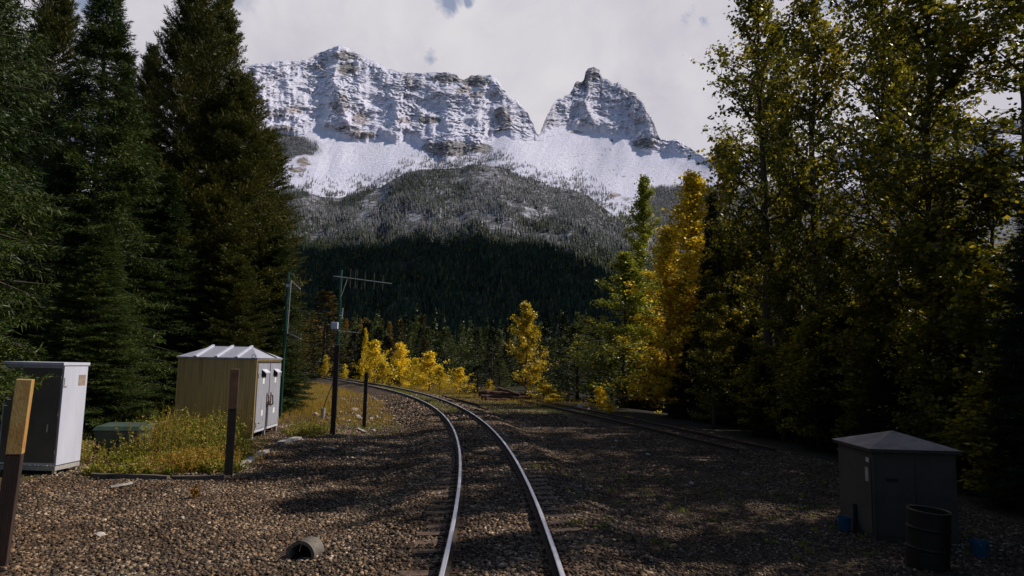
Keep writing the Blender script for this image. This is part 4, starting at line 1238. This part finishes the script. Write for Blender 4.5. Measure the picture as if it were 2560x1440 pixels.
# ------------------------------------------------------------------ aluminium shelter
sh = empty('signal_shelter', (-8.72, 26.9, -.5), 'aluminium equipment shelter with hipped ribbed roof and double doors', 'shelter', None, math.radians(1.0))
W_, Dp, Hh, zb = 2.95, 3.45, 3.06, .22
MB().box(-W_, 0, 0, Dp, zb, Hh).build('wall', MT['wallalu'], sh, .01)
mbp = MB()
for x in (-2.5, -2.05, -1.5, -1.1, -.72, -.35):
    mbp.box(x, x+.012, -.010, -.001, zb+.02, Hh-.05)
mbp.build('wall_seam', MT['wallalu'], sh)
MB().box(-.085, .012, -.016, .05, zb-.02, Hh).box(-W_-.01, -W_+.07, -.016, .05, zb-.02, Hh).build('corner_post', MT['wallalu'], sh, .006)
MB().box(-.06, .03, -.05, Dp+.06, Hh-.003, Hh+.055).box(-W_-.06, -.061, -.07, .02, Hh-.003, Hh+.055).box(-W_-.06, -W_+.01, .021, Dp+.06, Hh-.003, Hh+.055).build('eave', MT['alupaint'], sh, .006)
ez = Hh+.056; rz_ = Hh+.52
ra = (-2.3, Dp/2, rz_); rb = (-.75, Dp/2, rz_)
e = [(-W_-.08, -.08, ez), (.06, -.08, ez), (.06, Dp+.08, ez), (-W_-.08, Dp+.08, ez)]
rf = MB().add(e+[ra, rb], [(0, 1, 5, 4), (1, 2, 5), (2, 3, 4, 5), (3, 0, 4), (0, 3, 2, 1)]).build('roof', MT['alupaint'], sh)
for xe, xr in ((-2.3, -2.3), (-1.52, -1.52), (-.75, -.75)):
    MB().beam((xe, -.09, ez+.025), (xr, Dp/2, rz_+.03), .10, .05).build('roof_rib', MT['whitepaint'], rf)
MB().beam(ra[:2]+(rz_+.03,), rb[:2]+(rz_+.03,), .07, .04).build('ridge_cap', MT['darkgap'], rf)
MB().beam((rb[0]+.03, rb[1], rz_+.02), (.05, Dp*.72, ez+.03), .05, .04).build('roof_rib', MT['darkgap'], rf)
MB().tube([(-.1+.07*math.cos(a), -.10, ez+.06+.07*math.sin(a)) for a in np.linspace(0, 6.28, 14)], .012, 6).build('lifting_eye', MT['darkgap'], sh)
# door face (x = 0 plane)
MB().box(.001, .02, .12, Dp-.12, Hh-.13, Hh-.06).build('door_drip_strip', MT['darkgap'], sh)
for k, (y0, y1) in enumerate(((.14, 1.66), (1.76, Dp-.14))):
    dd = MB().box(.004, .045, y0, y1, zb+.14, Hh-.16).build('door', MT['alupaint'], sh, .008)
    yc = (y0+y1)/2
    ho = MB().add([(.046, yc-.33, Hh-.38), (.046, yc+.33, Hh-.38), (.20, yc+.33, Hh-.50), (.20, yc-.33, Hh-.50), (.046, yc-.33, Hh-.41), (.046, yc+.33, Hh-.41), (.20, yc+.33, Hh-.53), (.20, yc-.33, Hh-.53)],
                  [(0, 3, 2, 1), (4, 5, 6, 7), (0, 1, 5, 4), (1, 2, 6, 5), (2, 3, 7, 6), (3, 0, 4, 7)]).build('vent_hood', MT['whitepaint'], dd)
    MB().box(.046, .05, yc-.28, yc+.28, Hh-.72, Hh-.44).build('vent', MT['darkgap'], dd)
    yh = y1-.22 if k == 0 else y0+.22
    MB().tube([(.05, yh, 1.62), (.12, yh, 1.60), (.13, yh+.09, 1.25), (.06, yh+.12, 1.20)], .028, 6).box(.046, .06, yh-.06, yh+.07, 1.15, 1.72).build('handle', MT['rust'], dd)
    for z in (.85, 2.1): MB().box(.046, .05, yc-.12, yc+.10, z, z+.22).build('sticker', MT['sticker'], dd)
    ye = y0+.02 if k == 0 else y1-.1
    for z in (.45, 2.35): MB().box(.046, .07, ye, ye+.08, z, z+.18).build('hinge', MT['galv'], dd)
    MB().box(.003, .03, y0, y1, zb+.03, zb+.12).build('kick_plate', MT['whitepaint'], dd, .004)
MB().box(.003, .012, 1.662, 1.758, zb+.04, Hh-.17).build('door_gap', MT['rustboard'], sh)
for x in (-.14, -W_+.02):
    for y in (.04, 1.6, Dp-.16): MB().box(x, x+.12, y, y+.12, -.15, zb).build('leg', MT['galv'], sh)
mb = MB().box(-W_+.2, -.2, .25, .4, .06, zb-.001).box(-W_+.2, -.2, Dp-.4, Dp-.25, .06, zb-.001)
mb.build('skid', MT['rust'], sh)

# ------------------------------------------------------------------ antenna masts
def yagi(parent, a, b, pos, ln, n_fold=1):
    a, b = Vector([float(c) for c in a]), Vector([float(c) for c in b])
    ant = MB().tube([a, b], .022, 6).build('antenna_boom', MT['galv'], parent)
    for k, f in enumerate(pos):
        p_ = a.lerp(b, float(f)); l_ = ln*(1-.06*k)
        if k == n_fold:
            m_ = MB(); d = (b-a).normalized()*.045
            m_.tube([p_-d+Vector((0, 0, -l_)), p_-d+Vector((0, 0, l_)), p_+d+Vector((0, 0, l_)), p_+d+Vector((0, 0, -l_)), p_-d+Vector((0, 0, -l_))], .012, 5)
        else:
            m_ = MB().tube([p_-Vector((0, 0, l_)), p_+Vector((0, 0, l_))], .008, 5)
        m_.build('antenna_element', MT['dullmetal'], ant)
    return ant


tp = at(853, 676, 34.2); bz = gz(tp[0], 34.2)
m2 = empty('antenna_mast', (tp[0], 34.2, bz), 'green antenna mast behind the brown post with one long horizontal boom and a white box', 'antenna mast', 'green antenna masts')
H_ = tp[2]-bz
MB().tube([(0, 0, -.2), (0, 0, 3.0), (0, 0, 3.02), (0, 0, H_)], [.09, .09, .075, .075], 12).build('pole', MT['mastgreen'], m2, smooth=False)
MB().lathe([(.0, H_+.03), (.08, H_+.02), (.085, H_-.04), (.076, H_-.041)], 12).build('pole_cap', MT['mastgreen'], m2)


def loc_(o, px_, py_, dy=0):
    p_ = at(px_, py_, o.location[1]+dy); return (p_[0]-o.location[0], dy, p_[2]-o.location[2])


a = loc_(m2, 834, 690, -.12); b_ = loc_(m2, 979, 709, -.12)
yagi(m2, a, b_, (.29, .39, .54, .70, .85), .50)
MB().tube([loc_(m2, 868, 698, -.10), loc_(m2, 853, 741, -.08)], .016, 5).build('boom_brace', MT['galv'], m2)
c_ = loc_(m2, 837, 814, -.26)
MB().box(c_[0]-.17, c_[0]+.15, -.34, -.112, c_[2]-.17, c_[2]+.17).build('junction_box', MT['whitepaint'], m2, .02)
a = loc_(m2, 845, 827, -.12); b_ = loc_(m2, 897, 832, -.12)
yagi(m2, a, b_, (.28, .5, .75, .95), .13)
a = loc_(m2, 857, 770, -.15); b_ = loc_(m2, 855, 797, -.15)
MB().tube([a, b_], .03, 8).build('whip_antenna', MT['galv'], m2)
MB().tube([loc_(m2, 855, 790, -.12), (0, -.05, loc_(m2, 850, 788, 0)[2])], .015, 5).build('whip_bracket', MT['galv'], m2)
for z in (2.2, 3.6): MB().lathe([(.088, z), (.105, z), (.105, z+.05), (.088, z+.05)], 12).build('clamp_band', MT['galv'], m2)
MB().tube([(.115, -.05, .3), (.115, -.05, 3.9), (.10, -.04, H_-1.5)], .014, 5).build('conduit', MT['mastgreen'], m2)

tp = at(721, 682, 35.6); bz = gz(tp[0], 35.6)
m1 = empty('antenna_mast', (tp[0], 35.6, bz), 'green antenna mast behind the shelter corner carrying two upright antenna arrays', 'antenna mast', 'green antenna masts')
H_ = tp[2]-bz
MB().tube([(0, 0, -.2), (0, 0, H_)], .08, 12).build('pole', MT['mastgreen'], m1)
MB().lathe([(.0, H_+.03), (.08, H_+.02), (.085, H_-.04), (.081, H_-.041)], 12).build('pole_cap', MT['mastgreen'], m1)
yagi(m1, loc_(m1, 727, 700, 0), loc_(m1, 751, 723, .1), (.08, .25, .42, .6, .8, 1.0), .42)
yagi(m1, loc_(m1, 718, 831, 0), loc_(m1, 754, 848, .1), (.12, .3, .45, .62, .8, .95), .46)
MB().tube([loc_(m1, 728, 700, -.05), loc_(m1, 718, 835, -.05)], .028, 6).build('support_tube', MT['galv'], m1)
for py_ in (705, 762, 832):
    q = loc_(m1, 726-(py_-700)*.06, py_, -.05)
    MB().tube([(0, 0, q[2]), q], .022, 5).build('standoff_arm', MT['rust'], m1)
q = loc_(m1, 724, 712, -.11)
MB().lathe([(.081, H_-.75), (.11, H_-.75), (.11, H_-.6), (.081, H_-.6)], 12).build('clamp_band', MT['galv'], m1)

# pipe stub with cable beside the right mast
p_ = gnd(806, 1050)
an = empty('cable_riser', (p_[0], p_[1], gz(p_[0], p_[1])), 'grey pipe stub with a black cable rising to the right mast', 'cable riser')
MB().tube([(0, 0, -.2), (.02, 0, .62)], .11, 10).build('pipe_stub', MT['galv'], an)
MB().tube([(.02, 0, .55), (.08, .1, .95), (.35, .5, 1.9), (.62, 1.0, 2.9)], .025, 6).build('cable', MT['darkgap'], an)

# ------------------------------------------------------------------ culvert pipe end
cu = empty('culvert_pipe', (-2.68, 11.25, -.52), 'short end of corrugated grey pipe sticking out of the gravel left of the rails', 'pipe', None, math.radians(0))
prf = []
mb = MB(); n_ = 40; pts = []
R_ = .215
outer = []; L_ = .42
for i in range(49):
    outer.append((R_+.010*math.cos(i*2*math.pi/4), -i*L_/48))
inner = [(R_-.03, -L_), (R_-.03, 0.0)]
prof_ = outer+inner+[outer[0]]
mb.lathe(prof_, n_)
o = mb.build('pipe_wall', MT['pipe'], cu, smooth=True)
o.rotation_euler = Vector((-.16, -.98, .05)).to_track_quat('Z', 'Y').to_euler()
o.location = (-.08, -.1, .06)
MB().lathe([(R_+.016, .0), (R_+.022, .012), (R_-.03, .012), (R_-.032, 0)], n_).build('rim', MT['pipe'], o)
MB().lathe([(R_-.032, -.40), (.0, -.40)], n_).build('end_disc', MT['darkgap'], o)  # near-black disc closing the pipe behind its mouth

# ------------------------------------------------------------------ grey cabinet, drum and tubs on the right
rc = empty('relay_cabinet', (7.12, 12.30, -.45), 'grey cabinet with shallow pyramid roof in the shade on the right', 'cabinet', None, math.radians(-6))
W_, Dp, Hh = 1.46, 1.50, 1.60
MB().box(0, W_, 0, Dp, .03, Hh).build('body', MT['cabgrey'], rc, .01)
MB().box(-.07, W_+.07, -.07, Dp+.07, Hh, Hh+.06).build('eave', MT['cabgrey'], rc, .006)
e = [(-.09, -.09, Hh+.061), (W_+.09, -.09, Hh+.061), (W_+.09, Dp+.09, Hh+.061), (-.09, Dp+.09, Hh+.061)]
MB().add(e+[(W_/2, Dp/2, Hh+.33)], [(0, 1, 4), (1, 2, 4), (2, 3, 4), (3, 0, 4), (0, 3, 2, 1)]).build('roof', MT['cabroof'], rc)
d1 = MB().box(.06, W_/2-.01, -.018, -.001, .12, Hh-.12).build('door', MT['cabgrey'], rc, .004)
MB().box(.22, .42, -.034, -.019, Hh-.52, Hh-.46).build('handle', MT['darkgap'], d1)
d2 = MB().box(W_/2+.01, W_-.06, -.018, -.001, .12, Hh-.12).build('door', MT['cabgrey'], rc, .004)
d3_ = MB().box(-.018, -.001, .06, Dp-.06, .12, Hh-.12).build('side_panel', MT['cabgrey'], rc, .004)
MB().box(-.024, -.019, .14, .26, Hh-.55, Hh-.30).box(-.024, -.019, .10, .22, Hh-.20, Hh-.12).build('sticker', MT['rock'], d3_)
MB().box(-.05, W_+.05, -.05, Dp+.05, -.1, .029).build('base', MT['plank'], rc)
MB().tube([(-.05, .70, -.05), (-.05, .70, .55)], .035, 8).build('conduit', MT['darkgap'], rc)

dm = empty('steel_drum', (7.02, 10.72, gz(7.02, 10.72)), 'open rusty steel drum standing in front of the grey cabinet', 'drum')
dm.rotation_euler = (math.radians(2), math.radians(3), 0)
R_ = .30
pr = [(.0, .0), (R_-.01, .0), (R_, .02)]
for z in (.30, .60): pr += [(R_, z-.03), (R_+.012, z), (R_, z+.03)]
pr += [(R_, .86), (R_-.012, .86), (R_-.012, .03), (0, .03)]
MB().lathe(pr, 40).build('shell', MT['barrel'], dm, smooth=False)
MB().tube([(R_*math.cos(a), R_*math.sin(a), .868) for a in np.linspace(0, 2*math.pi, 41)], .012, 6, False).build('rim', MT['barrelrim'], dm)


def tub(loc, label, s=1.0, rz=0):
    o = empty('plastic_tub', (loc[0], loc[1], gz(*loc)), label, 'tub', 'blue plastic tubs beside the grey cabinet', rz)
    MB().lathe([(.0, .0), (.10*s, .0), (.13*s, .24*s), (.14*s, .24*s), (.14*s, .255*s), (.12*s, .255*s), (.09*s, .02), (0, .02)], 24).build('body', MT['blue'], o, smooth=False)
    MB().tube([(.13*s*math.cos(a), .03*s-.12*s*math.sin(a)*.4, .23*s-.10*s*math.sin(a)) for a in np.linspace(0, math.pi, 10)], .006, 5).build('handle', MT['galv'], o)


tub((6.93, 13.0), 'blue plastic tub at the far left foot of the grey cabinet', 1.0, .3)
tub((8.35, 11.35), 'blue plastic tub right of the steel drum', 1.0, 1.2)

# ------------------------------------------------------------------ rocks
r = np.random.RandomState(21)


def rock_mesh(seed):
    r_ = np.random.RandomState(seed); bm_v = []
    import bmesh
    bm = bmesh.new(); bmesh.ops.create_icosphere(bm, subdivisions=2, radius=1.0)
    ds_ = [unit(r_.randn(3)) for _ in range(7)]
    for v in bm.verts:
        p_ = np.array(v.co)
        for d in ds_:
            k = p_@d
            if k > .62: p_ = p_-d*(k-.62)
        v.co = Vector([float(c) for c in p_*np.array([1.2, .9, .7])])
    me_ = bpy.data.meshes.new('rock'); bm.to_mesh(me_); bm.free(); me_.materials.append(MT['rock'])
    return me_


RM = [rock_mesh(s) for s in range(5)]
rocks = [(858, 1003, .16), (700, 1012, .22), (716, 1006, .2), (735, 1018, .18), (885, 1028, .25), (896, 1045, .18), (905, 1052, .2), (925, 1049, .17), (940, 1045, .15), (952, 1035, .14), (930, 1080, .13), (870, 1055, .15),
         (697, 1040, .18), (960, 1050, .13), (880, 1012, .12), (1452, 1022, .28), (1470, 1030, .2), (915, 1010, .14), (790, 1040, .2), (1033, 1117, .07), (1095, 1265, .06), (660, 1325, .06), (455, 1298, .05), (250, 1345, .09), (1620, 1145, .08), (1730, 1218, .07),
         (905, 1130, .10), (985, 1042, .1), (870, 1095, .09), (1540, 1110, .09)]
for i, (a, b_, s_) in enumerate(rocks):
    p_ = gnd(a, b_); o = link_mesh('rock', RM[i % 5])
    o.location = (p_[0], p_[1], gz(p_[0], p_[1])+s_*.25); o.scale = (s_, s_, s_); o.rotation_euler = (r.rand()*.5, r.rand()*.5, r.rand()*6)
    lab = 'pale angular rock on the slope between the antenna masts and the rails'
    if b_ > 1100: lab = 'pale stone lying loose on the dark gravel'
    elif a > 1400: lab = 'pale rock beside the far siding rails'
    elif a < 800: lab = 'pale rock in the dry grass right of the shelter'
    tag(o, lab, 'rock', 'pale rocks along the track')

# ------------------------------------------------------------------ gravel stones
def stones(n, xr, yr, smin, smax, seed, cond=None):
    r_ = np.random.RandomState(seed)
    x = xr[0]+(xr[1]-xr[0])*r_.rand(n)
    y = yr[0]+(yr[1]-yr[0])*r_.rand(n)**1.0
    d = track_dist(x, y)
    ok = (np.abs(np.abs(d)-.75) > .13)
    # inside the gauge and over the tie ends the stones lie lower
    if cond is not None: ok &= cond(x, y, d)
    az_ = np.abs(np.arctan2(x, y+.5)) < .80
    ok &= az_
    # worn patches where the stones are sunk in dirt
    ok &= r_.rand(n) < 1-.4*sstep(d, 2.0, 3.0)
    ok &= r_.rand(n) < .35+.65*sstep(fbm(x*.9, y*.9, 4, 211), .36, .50)
    x, y, d = x[ok], y[ok], d[ok]
    s_ = smin+(smax-smin)*r_.rand(len(x))**2.4
    s_ = s_*(1-.28*sstep(d, 2.0, 3.0))
    z = ground_z(x, y)+s_*.15
    cube = np.array([(-1, -1, -1), (1, -1, -1), (1, 1, -1), (-1, 1, -1), (-1, -1, 1), (1, -1, 1), (1, 1, 1), (-1, 1, 1)], float)*.5
    V_ = cube[None]*(1+r_.uniform(-.6, .3, (len(x), 8, 3)))*np.stack([s_*(1+.4*r_.rand(len(x))), s_, s_*.75], -1)[:, None]
    a = r_.rand(len(x))*6.283; tl = r_.randn(len(x))*.6
    ct, st = np.cos(tl)[:, None], np.sin(tl)[:, None]
    Y1 = V_[..., 1]*ct-V_[..., 2]*st; Z1 = V_[..., 1]*st+V_[..., 2]*ct
    c, s2 = np.cos(a)[:, None], np.sin(a)[:, None]
    X2 = V_[..., 0]*c-Y1*s2; Y2 = V_[..., 0]*s2+Y1*c
    V_ = np.stack([X2+x[:, None], Y2+y[:, None], Z1+z[:, None]], -1)
    F_ = np.array([(0, 2, 3, 1), (4, 5, 7, 6), (0, 1, 5, 4), (2, 6, 7, 3), (0, 4, 6, 2), (1, 3, 7, 5)])
    F_ = np.array([(0, 3, 2, 1), (4, 5, 6, 7), (0, 1, 5, 4), (1, 2, 6, 5), (2, 3, 7, 6), (3, 0, 4, 7)])
    Fa = (np.arange(len(x))[:, None, None]*8+F_[None]).reshape(-1, 4)
    return V_.reshape(-1, 3), Fa


tiephase = lambda x, y: 0
notend = lambda x, y, d: ~((np.abs(d) > .88) & (np.abs(d) < 1.30) & (y < 17.5) & (np.random.RandomState(1).rand(len(x)) < .38)) & ~((x < -8.6) & (x > -13.2) & (y > 26.8) & (y < 30.5)) & (np.hypot(x+2.95, y-11.4) > .28)
parts_ = [stones(330000, (-11, 11), (5.5, 18), .016, .060, 1, notend), stones(170000, (-14, 14), (18, 34), .026, .075, 2, lambda x, y, d: notend(x, y, d) & (d < 11.5)),
          stones(42000, (-12, 10), (34, 60), .05, .14, 3, lambda x, y, d: (d < 7) & (d > -7) & (fbm(x*.35, y*.35, 4, 21) < .62))]
off = 0; Vs = []; Fs = []
for v, f in parts_:
    Vs.append(v); Fs.append(f+off); off += len(v)
me = np_mesh('gravel', np.concatenate(Vs), np.concatenate(Fs))
tag(link_mesh('gravel', me, MT['stone']), 'brown and grey crushed stone covering the ground around the track', 'gravel', kind='stuff')

# ------------------------------------------------------------------ weeds and grass
def tufts(pts, hmin, hmax, nblade, w, spread, r_, leafy=.5, hs=None):
    K = []
    n = len(pts)
    for i, p_ in enumerate(pts):
        h = (hs[i] if hs is not None else 1)*(hmin+(hmax-hmin)*r_.rand())
        nb = nblade
        a = r_.rand(nb)*6.283; tl = np.abs(r_.randn(nb))*.32
        A = np.stack([np.cos(a)*np.sin(tl), np.sin(a)*np.sin(tl), np.cos(tl)], -1)
        b0 = p_+np.stack([r_.randn(nb)*spread, r_.randn(nb)*spread, 0*a], -1)
        B = unit(np.cross(A, r_.randn(nb, 3)))
        K.append(kites(b0, A, B, h*(.6+.5*r_.rand(nb)), w))
        if leafy:
            m_ = int(nb*leafy*4); q = r_.randint(nb, size=m_); f = .25+.75*r_.rand(m_)
            P_ = b0[q]+A[q]*(h*f*.9)[:, None]
            A2 = unit(r_.randn(m_, 3)+np.array([0, 0, .2])); B2 = unit(np.cross(A2, r_.randn(m_, 3)))
            K.append(kites(P_, A2, B2, .05+.06*r_.rand(m_), .03+.02*r_.rand(m_)))
    return K


r = np.random.RandomState(31)


def scatter(n, fn):
    pts = []
    while len(pts) < n:
        p_ = fn()
        if p_ is not None: pts.append((p_[0], p_[1], gz(p_[0], p_[1])-.02))
    return np.array(pts)


def weedpt():
    x = -11.6+5.4*r.rand(); y = 18.4+7.8*r.rand()
    # keep to the plot in front of the shelter
    if x > -6.4-.33*(y-18.4): return None
    if x > -8.4 and y > 25.6: return None
    if x < -9.7 and y < 19.6: return None
    if x < -10.2+.06*(y-18) and y < 23.5 and r.rand() < .93: return None
    if fbm(np.array([x*1.1]), np.array([y*1.1]), 3, 77)[0] < .42+.25*max(0, 19.6-y): return None
    return x, y


W1 = scatter(1200, weedpt)
hs = .28+.62*sstep(W1[:, 1], 19.2, 23.5)*(1-.5*sstep(W1[:, 0], -8.2, -6.8)); hs = hs*(.6+.8*fbm(W1[:, 0]*1.2, W1[:, 1]*1.2, 2, 5))
K = tufts(W1, .55, 1.25, 9, .012, .09, r, 1.6, hs)
Wt = W1[(W1[:, 1] > 20) & (r.rand(len(W1)) < .16)]
K += tufts(Wt, 1.0, 1.7, 4, .014, .05, r, 2.2)
W2 = scatter(180, lambda: (-10.2+2.2*r.rand(), 18.35+.5*r.rand())) 
K += tufts(W2, .12, .3, 8, .012, .05, r, .8)
W3 = scatter(200, lambda: (lambda f: (-6.95-2.3*f+r.randn()*.28, 19.3+7.2*f+r.randn()*.25))(r.rand()))
K += tufts(W3, .12, .34, 9, .014, .07, r, 1.0)
W4 = scatter(130, lambda: (gnd(770, 1085)[0]+r.randn()*.38, gnd(770, 1085)[1]+r.randn()*1.0))
K += tufts(W4, .2, .55, 10, .014, .07, r, 1.2)
W5 = scatter(30, lambda: (-13.2+3*r.rand(), 20+2*r.rand()))
K += tufts(W5, .4, .9, 9, .014, .08, r, 1.6)
tag(link_mesh('weeds', foliage_mesh('weeds', K), MT['weed']), 'tangle of yellow green weeds with brown seed heads in front of the shelter', 'weeds', kind='stuff')
K = []
Q = scatter(2600, lambda: (lambda x, y: (x, y) if track_dist(np.array([x]), np.array([y]))[0] < -3.3 else None)(-22+18*r.rand(), 33+60*r.rand()))
K += tufts(Q, .12, .42, 9, .03, .16, r, 0)
Q = scatter(1700, lambda: (lambda x, y: (x, y) if 2.2 < track_dist(np.array([x]), np.array([y]))[0] < 13 and y > 50-.2*x else None)(-25+34*r.rand(), 48+55*r.rand()))
K += tufts(Q, .10, .38, 8, .035, .18, r, 0)
Q = scatter(95, lambda: (-7.9+r.randn()*.45, 19.6+r.randn()*.5))
K += tufts(Q, .35, .75, 14, .014, .08, r, .5)
Q = scatter(60, lambda: (-9.3+r.randn()*.7, 22.5+r.randn()*.8))
K += tufts(Q, .9, 1.5, 7, .013, .08, r, 1.6)
Q = scatter(160, lambda: gnd(790+r.randn()*32, 1022+r.randn()*12)[:2])
K += tufts(Q, .3, .65, 14, .02, .1, r, 0)
tag(link_mesh('dry_grass', foliage_mesh('dry_grass', K), MT['drygrass']), 'orange and yellow dry grass on the bank beyond the gravel', 'grass', kind='stuff')
K = []
Q = scatter(1500, lambda: (lambda x, y: (x, y) if 1.8 < track_dist(np.array([x]), np.array([y]))[0] < 10 and vnoise(np.array([x*.7]), np.array([y*.7]), 4)[0] > .42 else None)(-4+12*r.rand(), 41+15*r.rand()))
K += tufts(Q, .04, .12, 8, .02, .12, r, 0)
Q = scatter(500, lambda: (lambda s_: (np.interp(s_, TS, TX)+r.randn()*.22, np.interp(s_, TS, TY)))(38+30*r.rand()))
K += tufts(Q, .10, .22, 8, .02, .08, r, 0)
Q = scatter(120, lambda: gnd(930+r.randn()*40, 1068+r.randn()*10)[:2])
K += tufts(Q, .05, .16, 8, .012, .06, r, .4)
Q = scatter(90, lambda: (1.5+8*r.rand(), 11+8*r.rand()))
K += tufts(Q, .03, .10, 8, .010, .06, r, .6)
tag(link_mesh('short_grass', foliage_mesh('short_grass', K), MT['greengrass']), 'short green grass in patches beside and between the rails', 'grass', kind='stuff')
# small orange plant on the near gravel
p_ = gnd(488, 1250)
Q = np.array([[p_[0], p_[1], gz(p_[0], p_[1])]])
K = tufts(Q, .25, .3, 16, .012, .04, r, 1.5)
o = link_mesh('small_plant', foliage_mesh('small_plant', K), MT['larch'])
tag(o, 'small orange red plant alone on the grey gravel at the lower left', 'plant')
print('scene built', sum(len(o.data.polygons) for o in bpy.data.objects if o.type == 'MESH'), {k: len(v[0].polygons) for k, v in PROTO.items()})
